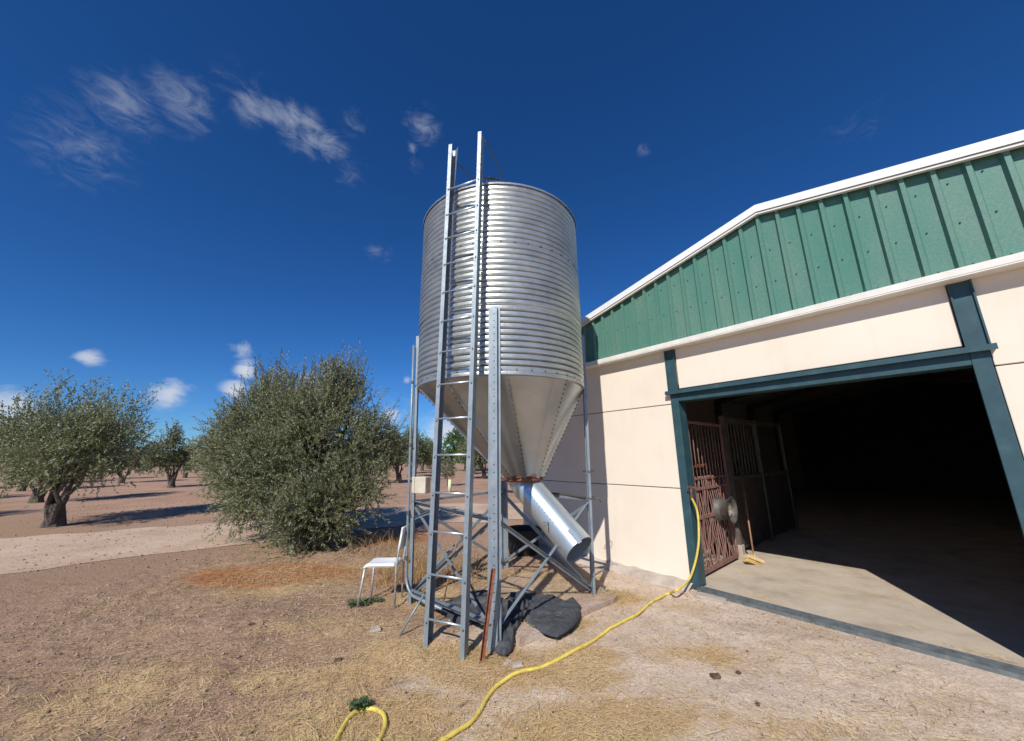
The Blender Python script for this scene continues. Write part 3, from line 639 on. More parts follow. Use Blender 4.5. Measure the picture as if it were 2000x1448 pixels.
# fill pipe beside the left leg, bending at the foot
lb0 = legpt('left', 0, .03, 0)
def lft(z, s_): return legpt('left', z, .045, s_)
ps = [lft(3.1, .06), lft(2, .06), lft(1.0, .055), lft(.45, .05), lft(.32, .04)]
e1 = legpt('front', .12, .0)
fp0 = lft(.32, .04); fdir = (e1-fp0); fdir[2] = 0; fdir /= np.linalg.norm(fdir)
for tt in np.linspace(.15, 1, 8): ps.append(fp0+fdir*(.20*(1-math.cos(tt*math.pi/2)))-Z3*(.20*math.sin(tt*math.pi/2)))
ps.append(ps[-1]+fdir*.5); 
q = MB(); q.tube(ps, .016, 10); cdt = q.build('conduit', M['leg'], silo, smooth=True)
for z in (.5, 1.0, 1.8, 2.6):
    q = MB(); q.tube([lft(z, .085), lft(z, .03)], .019, 8); q.build('clip', M['bolt'], cdt)
# cable loops round the right leg
for z in (1.45, 1.13):
    q = MB(); c_ = legpt('right', z, 0.0); q.tube([c_+np.array([math.cos(t_)*.07, math.sin(t_)*.05, .008*math.sin(t_*2)]) for t_ in np.linspace(0, 6.283, 17)], .005, 5)
    if z < 1.2: q.tube([c_+np.array([.06, -.03, 0]), c_+np.array([.11, -.05, -.01]), c_+np.array([.13, -.05, -.05])], .006, 5)
    q.build('wire_loop', M['bolt'], silo)
q = MB(); q.tube([at(1060, 962, 5.35), at(1100, 966, 5.15), legpt('right', 1.13, -.05)], .013, 8); q.build('handle_rod', M['bolt'], silo)
# beige control box
q = MB(); c_ = (at(805, 932, 4.72)+at(836, 964, 4.72))/2; q.box(c_+np.array([0.0, .05, 0]), (.20, .12, .20), (.94, -.34, 0), (.34, .94, 0)); bx_ = q.build('control_box', M['box'], silo, bevel=.012)
# ladder: two rails and fourteen rungs
LD = np.array([.904, -.428, 0]); LB = np.array([.428, .904, 0])
r0 = [gnd(830, 1266), gnd(902, 1284)]; 
r1 = [at(879.5, 282, 3.752), at(937, 257, 3.589)]
ladm = M['leg']; rails = []; LP2 = np.array([.975, -.222, 0]); LB2 = np.array([.222, .975, 0])
zs_rung = [4.71, 4.37, 4.064, 3.74, 3.402, 3.068, 2.724, 2.375, 2.022, 1.667, 1.312, .963, .594, .228]
for i in range(2):
    a, b_ = r0[i].copy(), r1[i]; a[2] = -.03; q = MB()
    x0 = -.018
    cs = [(-.020, 0), (.022, 0), (.022, .004), (-.016, .004), (-.016, .101), (.026, .101), (.026, .105), (-.020, .105)]
    if i: cs = [(-x_, y_) for x_, y_ in cs][::-1]
    q.prism(cs, a, b_, LP2, LB2); q.cur = 1
    for z in zs_rung: q.bolt(a*(1-z/b_[2])+b_*(z/b_[2])+LD*.002-LB2*.001, -LB2, .009, .005)
    rails.append(q.build('ladder_rail', [ladm, M['bolt']], silo))
# splayed hand hold at the left rail's head
q = MB(); t_ = r1[0]; ax = (r1[0]-r0[0]); ax /= np.linalg.norm(ax)
P = [t_+LB2*.101+LP2*.0262, t_+LB2*.06+LP2*.075, t_-ax*.75+LB2*.10+LP2*.03, t_-ax*.75+LB2*.101+LP2*.0262]; q.add(P+[p+LB*.004 for p in P], [(0,1,2,3),(7,6,5,4),(0,4,5,1),(1,5,6,2),(2,6,7,3)])
q.build('hand_hold', ladm, rails[0])
def railpt(i, z, side=0, back=.0):
    a, b_ = r0[i], r1[i]; f_ = z/b_[2]; return a*(1-f_)+b_*f_+LD*side+LB*back
for z in zs_rung:
    q = MB(); q.tube([railpt(0, z, .006, .008), railpt(1, z, .006, .008)], .0105, 8); q.build('rung', M['tube'], silo, smooth=True)
# stand-off brackets to the shell
for z in (4.6, 3.6, 2.72):
    for i in range(2):
        p = railpt(i, z, .022, .1); d_ = p-SC; d_[2] = 0; nn_ = np.linalg.norm(d_); s1 = SC+d_/nn_*RS; s1[2] = z
        if nn_ > RS+.005: q = MB(); q.bar(p, s1, .03, .004); q.build('ladder_bracket', M['leg'], silo)
# stay rods from the rail heads to the roof, hatch flaps
q = MB(); q.tube([railpt(1, r1[1][2]-.05, .02, .1), at(992, 362, 4.25)], .008, 6); q.build('stay_rod', M['bolt'], silo)
q = MB(); q.tube([railpt(0, r1[0][2]-.2, .03, .1), at(925, 350, 4.25)], .008, 6); q.build('stay_rod', M['bolt'], silo)
hm = M['leg']
def flap(pxs, Yd, nm):
    P = [at(x, y, Yd+dy) for x, y, dy in pxs]; n_ = len(P); q = MB(); q.add(P+[p+np.array([0, .01, .004]) for p in P], [tuple(range(n_)), tuple(range(2*n_-1, n_-1, -1))]+[(i, n_+i, n_+(i+1) % n_, (i+1) % n_) for i in range(n_)]); q.build(nm, M['hop'], roofc)
flap([(952, 347, 0), (972, 349, .05), (990, 364, .1), (948, 366, 0)], 3.98, 'hatch_flap'); flap([(896, 372, 0), (905, 361, 0), (922, 372, .05), (900, 384, 0)], 4.0, 'hatch_flap')
q = MB(); q.bar(at(938, 346, 3.75), at(953, 350, 3.98), .02, .01); q.bar(at(952, 348, 3.97), at(978, 352, 4.05), .03, .012); q.build('hatch_hinge', M['bolt'], roofc)
q = MB(); q.bar(SC+np.array([-RS, .1, 4.40]), SC+np.array([-RS-.06, .08, 4.40]), .02, .008); q.build('shell_bracket', M['leg'], silo)

# ------------------------------------------------------------------ small things round the silo
def Hs(x, y): return float(H(np.array([x]), np.array([y]))[0])
def G0(x, y, dz=0.0):
    p = gnd(x, y, 0.0)
    for _ in range(3): p = gnd(x, y, Hs(p[0], p[1]))
    return p+Z3*dz
# concrete pad under the silo
poly = np.array([(.04,3.80),(1.20,4.80),(1.0,5.35),(.45,5.75),(-.05,5.6),(-.35,5.1),(-.35,4.45),(-.12,3.95)])
pc = poly.mean(0); vs = [(pc[0], pc[1], .045)]; n_ = 96
pr = resample(np.vstack([poly, poly[:1]]), n_+1)[:-1]
for ri, f_ in enumerate(np.r_[np.linspace(.06, 1, 17), 1.0]):
    for p in pr:
        wob = 1+(.03*(vnoise(p[0]*6, p[1]*6, 2)-.5) if f_ > .9 else 0); qx = pc[0]+(p[0]-pc[0])*f_*wob; qy = pc[1]+(p[1]-pc[1])*f_*wob
        z = .030+.016*float(fbm(qx*3, qy*3, 6, 3))+(.010*float(fbm(qx*12, qy*12, 6, 2)))
        vs.append((qx, qy, z if ri < 17 else -.05))
fs = [(0, 1+i, 1+(i+1) % n_) for i in range(n_)] + [(1+r_*n_+i, 1+(r_+1)*n_+i, 1+(r_+1)*n_+(i+1) % n_, 1+r_*n_+(i+1) % n_) for r_ in range(17) for i in range(n_)]
q = MB(); q.add(vs, fs); tag(q.build('pavement', M['pad'], auto=50), kind='structure')
# charcoal weed cloth crumpled on the pad
def cloth(name, outline, seed, hmax, label, th=.004, base=.03):
    o_ = np.array(outline); c_ = o_.mean(0); n_ = 140; P = np.vstack([o_, o_[:1]])
    q_ = resample(P, n_+1)[:-1]; ker = np.array([.25, .5, .25])
    q_ = c_+(q_-c_)*(1+.10*(fbm(np.arange(len(q_))*.16, np.arange(len(q_))*0+seed, seed, 3)-.5))[:, None]
    for _ in range(1): q_ = np.stack([np.convolve(np.r_[q_[-1:, k_], q_[:, k_], q_[:1, k_]], ker, 'valid') for k_ in range(2)], 1)
    vs_ = [(c_[0], c_[1], 0)]; R_ = 40
    for r_ in range(1, R_+1):
        f_ = r_/R_
        for p in q_: vs_.append((c_[0]+(p[0]-c_[0])*f_, c_[1]+(p[1]-c_[1])*f_, f_))
    V_ = np.array(vs_); x_, y_, f_ = V_.T.copy(); f_[0] = 0
    wx = x_+.18*(fbm(x_*2.5, y_*2.5, seed+3, 3)-.5); wy = y_+.18*(fbm(x_*2.5, y_*2.5, seed+4, 3)-.5)
    rdg = np.clip(1-np.abs(fbm(wx*2.6, wy*4.6, seed, 2)*2-1)*4.5, 0, 1)**1.3; rdg = rdg+.45*np.clip(1-np.abs(fbm(wx*8+wy*3, wy*9, seed+5, 2)*2-1)*4, 0, 1)
    h_ = base+hmax*rdg*(.45+.9*fbm(x_*1.4, y_*1.4, seed+9, 2)) + .010*fbm(x_*9, y_*9, seed+2, 3)
    ed = 1-np.clip((f_-.86)/.14, 0, 1)**2
    V_[:, 2] = np.maximum(h_*ed, 0)+.012+.045*(1-np.clip((((x_-.45)/.85)**2+((y_-4.75)/.95)**2-1.0)/.25, 0, 1))+np.where(f_ > .99, -.004, .0)+np.maximum(H(x_, y_), -.02)*(1)
    fs_ = [(0, 1+i, 1+(i+1) % n_) for i in range(n_)] + [(1+(r_-1)*n_+i, 1+r_*n_+i, 1+r_*n_+(i+1) % n_, 1+(r_-1)*n_+(i+1) % n_) for r_ in range(1, R_) for i in range(n_)]
    mb = MB(); mb.add(V_, fs_); o = mb.build(name, M['cloth'], smooth=True); so_ = o.modifiers.new('solid', 'SOLIDIFY'); so_.thickness = th
    return tag(o, label, 'ground cloth')
cp = lambda L_: [tuple(gnd(x, y, .03)[:2]) for x, y in L_]
cloth('ground_cloth', cp([(1018,1212),(1034,1226),(1062,1240),(1090,1247),(1112,1236),(1132,1214),(1138,1188),(1122,1176),(1100,1182),(1080,1168),(1052,1170),(1044,1182),(1020,1190)]), 5, .035, 'charcoal weed cloth lying over the slab edge below the chute')
cloth('ground_cloth', cp([(968,1190),(1000,1172),(1050,1166),(1062,1178),(1040,1190),(1022,1212),(1008,1236),(1000,1262),(986,1272),(966,1262),(948,1232),(940,1200)]), 15, .07, 'crumpled dark cloth heap tucked behind the front silo leg')
cloth('ground_cloth', cp([(852,1186),(872,1172),(905,1168),(930,1160),(965,1164),(985,1176),(975,1200),(955,1216),(925,1214),(905,1222),(880,1208)]), 25, .06, 'grey cloth fold behind the foot of the ladder')
def stone(name, c_, sz, seed, label, cat, mt, rz=0.3, group=None, cut=.9):
    """irregular faceted rock from a subdivided cube"""
    import bmesh
    bm = bmesh.new(); bmesh.ops.create_cube(bm, size=2); bmesh.ops.subdivide_edges(bm, edges=bm.edges[:], cuts=5, use_grid_fill=True)
    r_ = random.Random(seed); 
    for v in bm.verts:
        d_ = v.co.copy(); ln = d_.length; v.co = d_.normalized()*(1*(1-cut)+ln*cut)*.8
        n_ = float(fbm(v.co.x*1.6+seed, v.co.y*1.6+v.co.z*2.1, seed, 3)); v.co *= (.75+.5*n_)
        v.co = Vector((v.co.x*sz[0], v.co.y*sz[1], v.co.z*sz[2]))
    me = bpy.data.meshes.new(name); bm.to_mesh(me); bm.free(); me.materials.append(mt); o = bpy.data.objects.new(name, me); COL.objects.link(o); o.location = (c_[0], c_[1], c_[2]+sz[2]*.45); o.rotation_euler = (0, 0, rz)
    finish(o, None, False, 0, 35); return tag(o, label, cat, group)
stone('concrete_block', G0(1040, 1246), (.13,.06,.045), 3, 'pale broken concrete block poking from under the dark cloth', 'concrete block', M['conc'], .6)
stone('stone', G0(1010, 1303), (.055,.04,.022), 4, 'small pale stone lying between the rusty bar and the yellow hose', 'stone', M['stone'], .2)
stone('stone', G0(992, 1298), (.03,.03,.02), 14, 'tiny whitish stone beside the slightly bigger pale stone near the hose', 'stone', M['stone'], .9)
stone('stone', G0(733, 1236), (.05,.045,.035), 5, 'rounded tan stone on the mound below the white chair', 'stone', M['stone'], .5)
stone('stone', G0(1388, 1172, -.004), (.20,.08,.035), 6, 'flat pale concrete lump against the door threshold', 'stone', M['conc'], -.85)
stone('stone', G0(1100, 1160, .02), (.10,.06,.03), 26, 'reddish flat stone on the pad under the chute', 'stone', M['pad'], .3)
stone('stone', G0(1000, 1143, .03), (.12,.08,.03), 27, 'reddish broken slab piece on the ground beneath the silo', 'stone', M['pad'], 1.1)
stone('dirt_clod', G0(1398, 1324), (.04,.025,.018), 7, 'dark brown clod alone on bare ground at lower right', 'dirt clod', M['dung'], .1)
stone('dirt_clod', G0(1442, 1316), (.022,.018,.010), 8, 'small brown clod right of the dark clod on bare ground', 'dirt clod', M['dung'], .5)
stone('dirt_clod', G0(660, 1291), (.035,.02,.012), 9, 'dark clod lying in the straw at lower left', 'dirt clod', M['dung'], .2)
stone('dirt_clod', G0(490, 1222), (.03,.02,.014), 10, 'dark clod at the far left edge of the bare mound', 'dirt clod', M['dung'], .9)
stone('dirt_clod', G0(1480, 1377), (.02,.014,.009), 11, 'tiny brown clod nearest the bottom right of the bare ground', 'dirt clod', M['dung'], .9)
# rusty bar leaning on the front leg; loose rod leaning on the ladder; wooden stick
q = MB(); q.angle(G0(938, 1292, -.01), at(961, 1110, 3.60), .034, .004, (-.2, -1, 0)); tag(q.build('rusty_bar', M['rust']), 'rusty brown angle bar leaning against the front silo leg', 'metal bar')
q = MB(); q.tube([G0(778, 1243, -.01), at(829, 1160, 3.98)], .011, 8); tag(q.build('metal_rod', M['leg'], smooth=True), 'thin grey rod slanting from the ground to the left ladder rail', 'metal rod')
q = MB(); q.tube([G0(862, 1198, .02), at(880, 1110, 4.5), at(893, 1052, 4.55)], .010, 6); tag(q.build('wooden_stick', M['wood'], smooth=True), 'thin brown stick standing among the braces behind the ladder', 'stick')
# black tub
tp_ = gnd(1020, 1082); tub = empty('plastic_tub', (tp_[0]+.02, tp_[1]+.1, 0), 'black round plastic tub on straw behind the silo chute', 'tub')
q = MB(); tc_ = np.array([tp_[0]+.02, tp_[1]+.1, -.01]); q.lathe([(.001,.02),(.24,.02),(.25,.0),(.265,.10),(.272,.11),(.272,.14),(.266,.15),(.28,.24),(.286,.25),(.286,.28),(.28,.29),(.295,.38)], tc_, Z3, 40); q.build('tub_body', M['black'], tub, auto=40)
q = MB(); q.lathe([(.295,.38),(.325,.382),(.33,.40),(.31,.412),(.285,.405),(.24,.04),(.001,.035)], tc_, Z3, 40); q.build('tub_rim', M['black'], tub, auto=40)
# white chair
ch = empty('chair', (-1.53, 4.78, 0), 'small white chair standing left of the silo leg', 'chair')
def cpz(x, y): return Hs(x, y)
sx0, sx1, sy0, sy1, sz_ = -1.74, -1.375, 4.64, 4.95, .435
q = MB(); nxs = 14; vs = []
for j in range(nxs+1):
    for i in range(nxs+1):
        u_ = i/nxs; v_ = j/nxs; e_ = min(u_, 1-u_, v_, 1-v_)
        vs.append((sx0+(sx1-sx0)*u_+.02*(v_-.5)*0, sy0+(sy1-sy0)*v_, sz_+.022-.012*math.sin(math.pi*u_)*math.sin(math.pi*v_)-(.02*(1-e_/.06)**2 if e_ < .06 else 0)-(.02*(1-u_/.2)**2 if u_ < .2 else 0)))
q.add(vs, [(j*(nxs+1)+i, j*(nxs+1)+i+1, (j+1)*(nxs+1)+i+1, (j+1)*(nxs+1)+i) for j in range(nxs) for i in range(nxs)])
st_ = q.build('seat', M['plastic'], ch, smooth=True); so = st_.modifiers.new('solid', 'SOLIDIFY'); so.thickness = .022
for (x_, y_, tx, ty) in ((sx0-.03, sy0-.0, sx0+.02, sy0+.02), (sx0-.0, sy1+.02, sx0+.03, sy1-.02)):
    q = MB(); q.tube([(x_, y_, cpz(x_, y_)-.01), (tx, ty, sz_)], .012, 8); q.build('leg', M['chairleg'], ch, smooth=True)
for y_ in (sy0+.01, sy1-.01):
    q = MB(); q.tube([(sx1+.02, y_, cpz(sx1, y_)-.01), (sx1+.015, y_, sz_), (sx1+.03, y_, sz_+.12), (sx1+.07, y_, sz_+.40)], .012, 8); q.build('leg', M['chairleg'], ch, smooth=True)
q = MB(); 
for y_ in (sy0+.02, sy1-.02): q.bar((sx0+.01, y_, sz_-.008), (sx1+.01, y_, sz_-.008), .02, .02)
for x_ in (sx0+.02, sx1): q.bar((x_, sy0+.02, sz_-.0085), (x_, sy1-.02, sz_-.0085), .018, .018)
q.build('seat_frame', M['chairleg'], ch)
q = MB(); vs = []
for j in range(9):
    for i in range(9):
        u_ = i/8; v_ = j/8; z_ = sz_+.16+.25*v_; vs.append((sx1+.03+(z_-sz_-.12)*.14+.02*math.sin(math.pi*u_), sy0-.0+(sy1-sy0)*u_, z_))
q.add(vs, [(j*9+i, j*9+i+1, (j+1)*9+i+1, (j+1)*9+i) for j in range(8) for i in range(8)]); bk = q.build('backrest', M['plastic'], ch, smooth=True); so = bk.modifiers.new('solid', 'SOLIDIFY'); so.thickness = .014
# yellow hose
def smooth_path(P, n_=12):
    P = [np.asarray(p, float) for p in P]; P = [P[0]]+P+[P[-1]]; o = []
    for i in range(1, len(P)-2):
        for k_ in range(n_):
            t_ = k_/n_; a, b_, c_, d_ = P[i-1], P[i], P[i+1], P[i+2]
            o.append(.5*((2*b_)+(-a+c_)*t_+(2*a-5*b_+4*c_-d_)*t_**2+(-a+3*b_-3*c_+d_)*t_**3))
    o.append(P[-2]); return o
hp = [(1306,1162),(1288,1172),(1262,1188),(1240,1206),(1205,1224),(1180,1240),(1150,1260),(1120,1276),(1085,1296),(1060,1306),(1040,1311),(1020,1315),(1002,1322),(985,1333),(966,1350),(950,1372),(938,1392),(918,1416),(895,1434),(868,1450),(835,1470),(790,1486),(752,1480),(738,1462),(746,1440),(752,1420),(748,1402),(735,1392),(715,1390),(696,1396),(680,1410),(668,1428),(656,1452),(640,1480)]
rg_ = random.Random(2)
gp = []
for x, y in hp:
    p = G0(x, y, .012); gp.append(p+np.array([rg_.uniform(-.006, .006), rg_.uniform(-.006, .006), rg_.uniform(0, .004)]))
jb = uv(-.02, -.08)
wallpts = [tp-VW*.08-Z3*.10]+[onpl(x, y, uv(0, -.062), VW) for x, y in ((1362,1000),(1365,1048),(1362,1080),(1356,1106))]+[onpl(1347,1130, uv(0, -.10), VW), gnd(1333,1145,.105), gnd(1320,1154,.085)]
path = smooth_path(wallpts+gp, 10)
for i, p in enumerate(path):
    if i > 82: p[2] = max(p[2], Hs(p[0], p[1])+.014)
q = MB(); q.tube(path, .0138, 10); tag(q.build('garden_hose', M['hose'], smooth=True), 'long yellow hose running from the barn tap across the ground', 'hose')

# ------------------------------------------------------------------ trees
def leaf_arrays(P, D, Ln, wd, rng):
    """one rhombic leaf per row: base P, direction D"""
    r_ = rng.normal(size=P.shape); s_ = np.cross(D, r_); s_ /= np.linalg.norm(s_, axis=1)[:, None]+1e-9
    mid = P+D*(Ln*.45)[:, None]; w_ = s_*(wd)[:, None]
    n_ = len(P); V_ = np.empty((n_, 4, 3)); V_[:, 0] = P; V_[:, 1] = mid+w_; V_[:, 2] = P+D*Ln[:, None]; V_[:, 3] = mid-w_
    return V_.reshape(-1, 3), np.arange(n_*4).reshape(-1, 4)
def crown_leaves(lobes, ntwig, per, tl, ll, lw, seed, up=.55, shell=.35, clump=0, rcl=.2, shoots=0):
    rng = np.random.default_rng(seed); L_ = np.array([l_ for l_ in lobes], float)   # x y z rx ry rz
    vol = L_[:, 3]*L_[:, 4]+L_[:, 3]*L_[:, 5]+L_[:, 4]*L_[:, 5]; k_ = rng.choice(len(L_), ntwig, p=vol/vol.sum())
    d_ = rng.normal(size=(ntwig, 3)); d_ /= np.linalg.norm(d_, axis=1)[:, None]
    rad = 1-shell*rng.random(ntwig)**1.5
    rad *= .86+.30*fbm(d_[:, 0]*3+k_*3.7, d_[:, 1]*3+d_[:, 2]*4, seed, 2)
    C_ = L_[k_, :3]; Rr = L_[k_, 3:]; P = C_+d_*Rr*rad[:, None]
    if clump:
        K_ = max(8, ntwig//clump); ci = rng.integers(0, K_, ntwig); loose = rng.random(ntwig) < .12
        off = rng.normal(size=(ntwig, 3))*rcl; off[:, 2] *= 1.25; Pn = P[ci]+off; P = np.where(loose[:, None], P, Pn); d_ = np.where(loose[:, None], d_, d_[ci]*.7+off/rcl*.35)
        if shoots:      # upright whips on the crown's top
            top = np.argsort(-(P[:, 2]+rng.normal(size=ntwig)*.35))[:shoots]; P[top, 2] += .12; d_[top] = rng.normal(size=(shoots, 3))*.12; d_[top, 2] = 1.5
    T = d_*.8+rng.normal(size=(ntwig, 3))*.38; T[:, 2] += up*(.25+soft(P[:, 2]-L_[:, 2].min(), 0, 1.6)); T /= np.linalg.norm(T, axis=1)[:, None]
    Lt = tl*(.45+.9*rng.random(ntwig))*(1+.6*np.clip(d_[:, 2], 0, 1)); P = P-T*Lt[:, None]*.4
    s_ = np.tile(np.linspace(.08, 1, per), ntwig); idx = np.repeat(np.arange(ntwig), per)
    droop = np.zeros((ntwig*per, 3)); droop[:, 2] = -.10*(s_**2)*Lt[idx]
    B = P[idx]+T[idx]*(s_*Lt[idx])[:, None]+droop
    ld = rng.normal(size=(len(B), 3)); ld -= T[idx]*(ld*T[idx]).sum(1)[:, None]; ld /= np.linalg.norm(ld, axis=1)[:, None]; ld = ld*.62+T[idx]*.75; ld /= np.linalg.norm(ld, axis=1)[:, None]
    n_ = len(B)
    V_, F_ = leaf_arrays(B, ld, ll*(.6+.7*rng.random(n_)), lw*(.7+.6*rng.random(n_)), rng)
    keep = V_.reshape(-1, 4, 3)[:, :, 2].min(1) > .03
    V4 = V_.reshape(-1, 4, 3)[keep]; return V4.reshape(-1, 3), np.arange(len(V4)*4).reshape(-1, 4), P, T, Lt
def stems(mb, base, targets, r0_, seed, split=.3):
    rr_ = random.Random(seed)
    for t_ in targets:
        t_ = np.asarray(t_, float); b_ = np.asarray(base, float)+np.array([rr_.uniform(-.12, .12), rr_.uniform(-.12, .12), 0]); pts_ = []
        n_ = 7
        for i in range(n_+1):
            f_ = i/n_; p = b_*(1-f_)+t_*f_; p[2] = b_[2]+(t_[2]-b_[2])*(f_**.8); 
            if 0 < i: p = p+np.array([rr_.uniform(-1, 1), rr_.uniform(-1, 1), 0])*.06
            pts_.append(p)
        mb.tube(pts_, [r0_*(1-.8*i/n_) for i in range(n_+1)], 7)
        for k_ in range(4):
            a = pts_[rr_.randint(3, n_-1)]; e_ = a+np.array([rr_.uniform(-.35, .35), rr_.uniform(-.35, .35), rr_.uniform(.1, .4)])
            mb.tube([a, (a+e_)/2+np.array([rr_.uniform(-.05, .05)]*3), e_], [r0_*.4, r0_*.25, r0_*.08], 5)
# big near olive, lobes placed on the crown seen in the photo
def lb(px, py, Y, rp, ry=None, zk=1.0):
    p = at(px, py, Y); sc_ = Y/722*.98; return (p[0], p[1], p[2], rp*sc_, (ry or rp)*sc_, rp*sc_*zk)
LOB = [lb(505,845,8.6,62,60,1.35),lb(505,945,8.3,62,60,.95),lb(575,810,8.4,55,60,1.2),lb(632,790,8.2,44,50,1.25),lb(690,800,8.3,42,50,1.2),lb(640,870,8.0,80,75),lb(712,880,8.3,48,55,1.1),
       lb(560,900,8.0,80,75),lb(600,985,7.4,52,45,1.05),lb(575,1030,7.0,34,34,.8),lb(690,960,7.9,52,50,.95),lb(650,1000,7.5,40,40,1),lb(540,830,8.9,60,60,1.2),lb(465,880,8.9,50,60,1.2),lb(735,830,8.6,22,30,1.4)]
tb = np.array([-4.0, 8.15, -.05]); t1 = empty('olive_tree', (tb[0], tb[1], 0), 'big bushy olive tree filling the left beside the dirt road', 'tree')
V_, F_, P_, T_, L_ = crown_leaves(LOB, 9600, 26, .38, .060, .0080, 42, clump=62, rcl=.17, shoots=420)
bigmesh('crown', V_, F_, M['olive'], t1)
q = MB(); stems(q, tb, [(l_[0], l_[1], l_[2]) for l_ in LOB], .07, 4); q.tube([tb-Z3*.05, tb+Z3*.25, tb+Z3*.5], [.28, .2, .14], 9)
for i in range(0, len(P_), 2): q.bar(P_[i], P_[i]+T_[i]*L_[i]*.9, .006, .006)
q.build('trunk', M['bark'], t1, smooth=False)
def gen_olive(seed, hgt, rad, ntw, per, ll, lw, label, loc, mt):
    rr_ = random.Random(seed); lobes = []
    for i in range(9):
        a_ = rr_.uniform(0, 6.28); d_ = rad*rr_.uniform(.3, .62); z = hgt*rr_.uniform(.42, .74); r_ = rad*rr_.uniform(.38, .55); lobes.append((math.cos(a_)*d_, math.sin(a_)*d_, z, r_, r_, r_*rr_.uniform(.8, 1.1)))
    lobes.append((0, 0, hgt*.6, rad*.6, rad*.6, hgt*.32))
    e_ = empty('olive_tree', (0, 0, 0), label, 'tree')
    V2, F2, P2, T2, L2 = crown_leaves(lobes, ntw, per, .42, ll, lw, seed, clump=30, rcl=.17, shoots=ntw//16); bigmesh('crown', V2, F2, mt, e_)
    q2 = MB(); stems(q2, (0, 0, 0), [(l_[0], l_[1], l_[2]) for l_ in lobes[:6]], .07, seed); q2.tube([(0,0,-.1),(0,0,.25),(0.02,0,.55)], [.26, .18, .13], 8); q2.build('trunk', M['bark'], e_)
    e_.location = loc
    return e_
OD = np.array([-.164, .986]); OP = np.array([.986, .164])
GRP = 'olive trees of the orchard beyond the dirt road'
ORD = ['first', 'second', 'third', 'fourth', 'fifth', 'sixth', 'seventh', 'eighth']
protoA = gen_olive(101, 3.6, 1.7, 2600, 16, .075, .014, 'x', (0, 0, 0), M['olive'])
protos = [gen_olive(102+i, 3.5+.2*i, 1.75, 900, 12, .12, .028, 'x', (0, 0, 0), M['olivef']) for i in range(3)]
used = set()
def place(src, x, y, label, s_=1.0, rz=0.0):
    if src.name in used:
        r_ = src.copy(); COL.objects.link(r_)
        for c_ in list(src.children):
            d_ = c_.copy(); COL.objects.link(d_); d_.parent = r_; d_.matrix_parent_inverse = c_.matrix_parent_inverse.copy()
    else: r_ = src; used.add(src.name)
    r_.location = (x, y, 0); r_.rotation_euler = (0, 0, rz); r_.scale = (s_, s_, s_*random.uniform(.93, 1.08)); tag(r_, label, 'tree', GRP); return r_
rws = [('row just right of the big tree', np.array([-7.4, 25.6]), range(0, 6)), ('row seen behind the ladder', np.array([-3.46, 36.0]), range(-1, 4)),
       ('row hidden partly behind the big tree', np.array([-7.4, 25.6])-OP*7, range(-2, 4)), ('row left of the big tree', np.array([-7.4, 25.6])-OP*14, range(-2, 4)),
       ('second row left of the big tree', np.array([-7.4, 25.6])-OP*21, range(-2, 4)), ('leftmost orchard row', np.array([-7.4, 25.6])-OP*28, range(-2, 3))]
seq = 0
for nm, o_, ks in rws:
    for n_, k_ in enumerate(ks):
        p = o_+OD*7*k_; dist = math.hypot(*p); src = protoA if dist < 22 else protos[seq % 3]; seq += 1
        far = 'nearest tree' if n_ == 0 else f'{ORD[n_]} tree back'
        place(src, p[0]+random.uniform(-.4, .4), p[1]+random.uniform(-.4, .4), f'grey green olive, {far} in the {nm}', random.uniform(.88, 1.12) if dist > 22 else 1.0, random.uniform(0, 6.28))
# second near olive at the left (beyond the big one)
# bright pine above the orchard
pp = at(905, 905, 44); pt = empty('pine_tree', (0, 0, 0), 'bright green rounded pine rising above the olives behind the ladder', 'tree')
V_, F_, P_, T_, L_ = crown_leaves([(0,0,3.6,2.2,2.2,1.4),(1.2,0,3.3,1.6,1.6,1.1),(-1.3,.3,3.1,1.4,1.4,1.1),(.3,-.5,2.4,1.8,1.8,1.2)], 1500, 12, .5, .16, .04, 8, .3); bigmesh('crown', V_, F_, M['pine'], pt)
q = MB(); q.tube([(0,0,-.1),(.1,0,1.5),(0,.1,3.2)], [.25,.18,.1], 8); q.build('trunk', M['bark'], pt); pt.location = (pp[0]+.3, pp[1], 0)
# young sapling and its pale guard
sp_ = gnd(878, 962); sg = MB(); sg.tube([(sp_[0], sp_[1], -.02), (sp_[0], sp_[1], .58)], .075, 12); tag(sg.build('tree_guard', mat('pale_guard', (.72,.74,.45), .6), smooth=True), 'pale yellow tube guard round the young tree in the orchard gap', 'tree guard')
sp2 = gnd(874, 950); yo = empty('young_tree', (sp2[0], sp2[1], 0), 'thin young olive sapling in the middle of the orchard gap', 'tree')
V_, F_, P_, T_, L_ = crown_leaves([(sp2[0], sp2[1], .95, .38, .38, .45)], 160, 12, .3, .09, .018, 9); bigmesh('crown', V_, F_, M['olivef'], yo); q = MB(); q.tube([(sp2[0], sp2[1], 0), (sp2[0], sp2[1], 1.0)], [.025, .01], 6); q.build('trunk', M['bark'], yo)
# distant grove closing the horizon
rng = np.random.default_rng(5); n_ = 42000; xx = rng.uniform(-170, 60, n_); bandY = 92+rng.uniform(0, 6, n_)-.05*xx
hh_ = 2.6+1.7*fbm(xx*.28, xx*0+3, 6, 4); zz = rng.random(n_)**.8*hh_; dd = rng.normal(size=(n_, 3)); dd /= np.linalg.norm(dd, axis=1)[:, None]
V_, F_ = leaf_arrays(np.stack([xx, bandY, zz], 1), dd, np.full(n_, .75), np.full(n_, .24), rng); tag(bigmesh('distant_grove', V_, F_, M['olivef']), 'hazy line of far olive grove along the horizon', 'trees', kind='stuff')

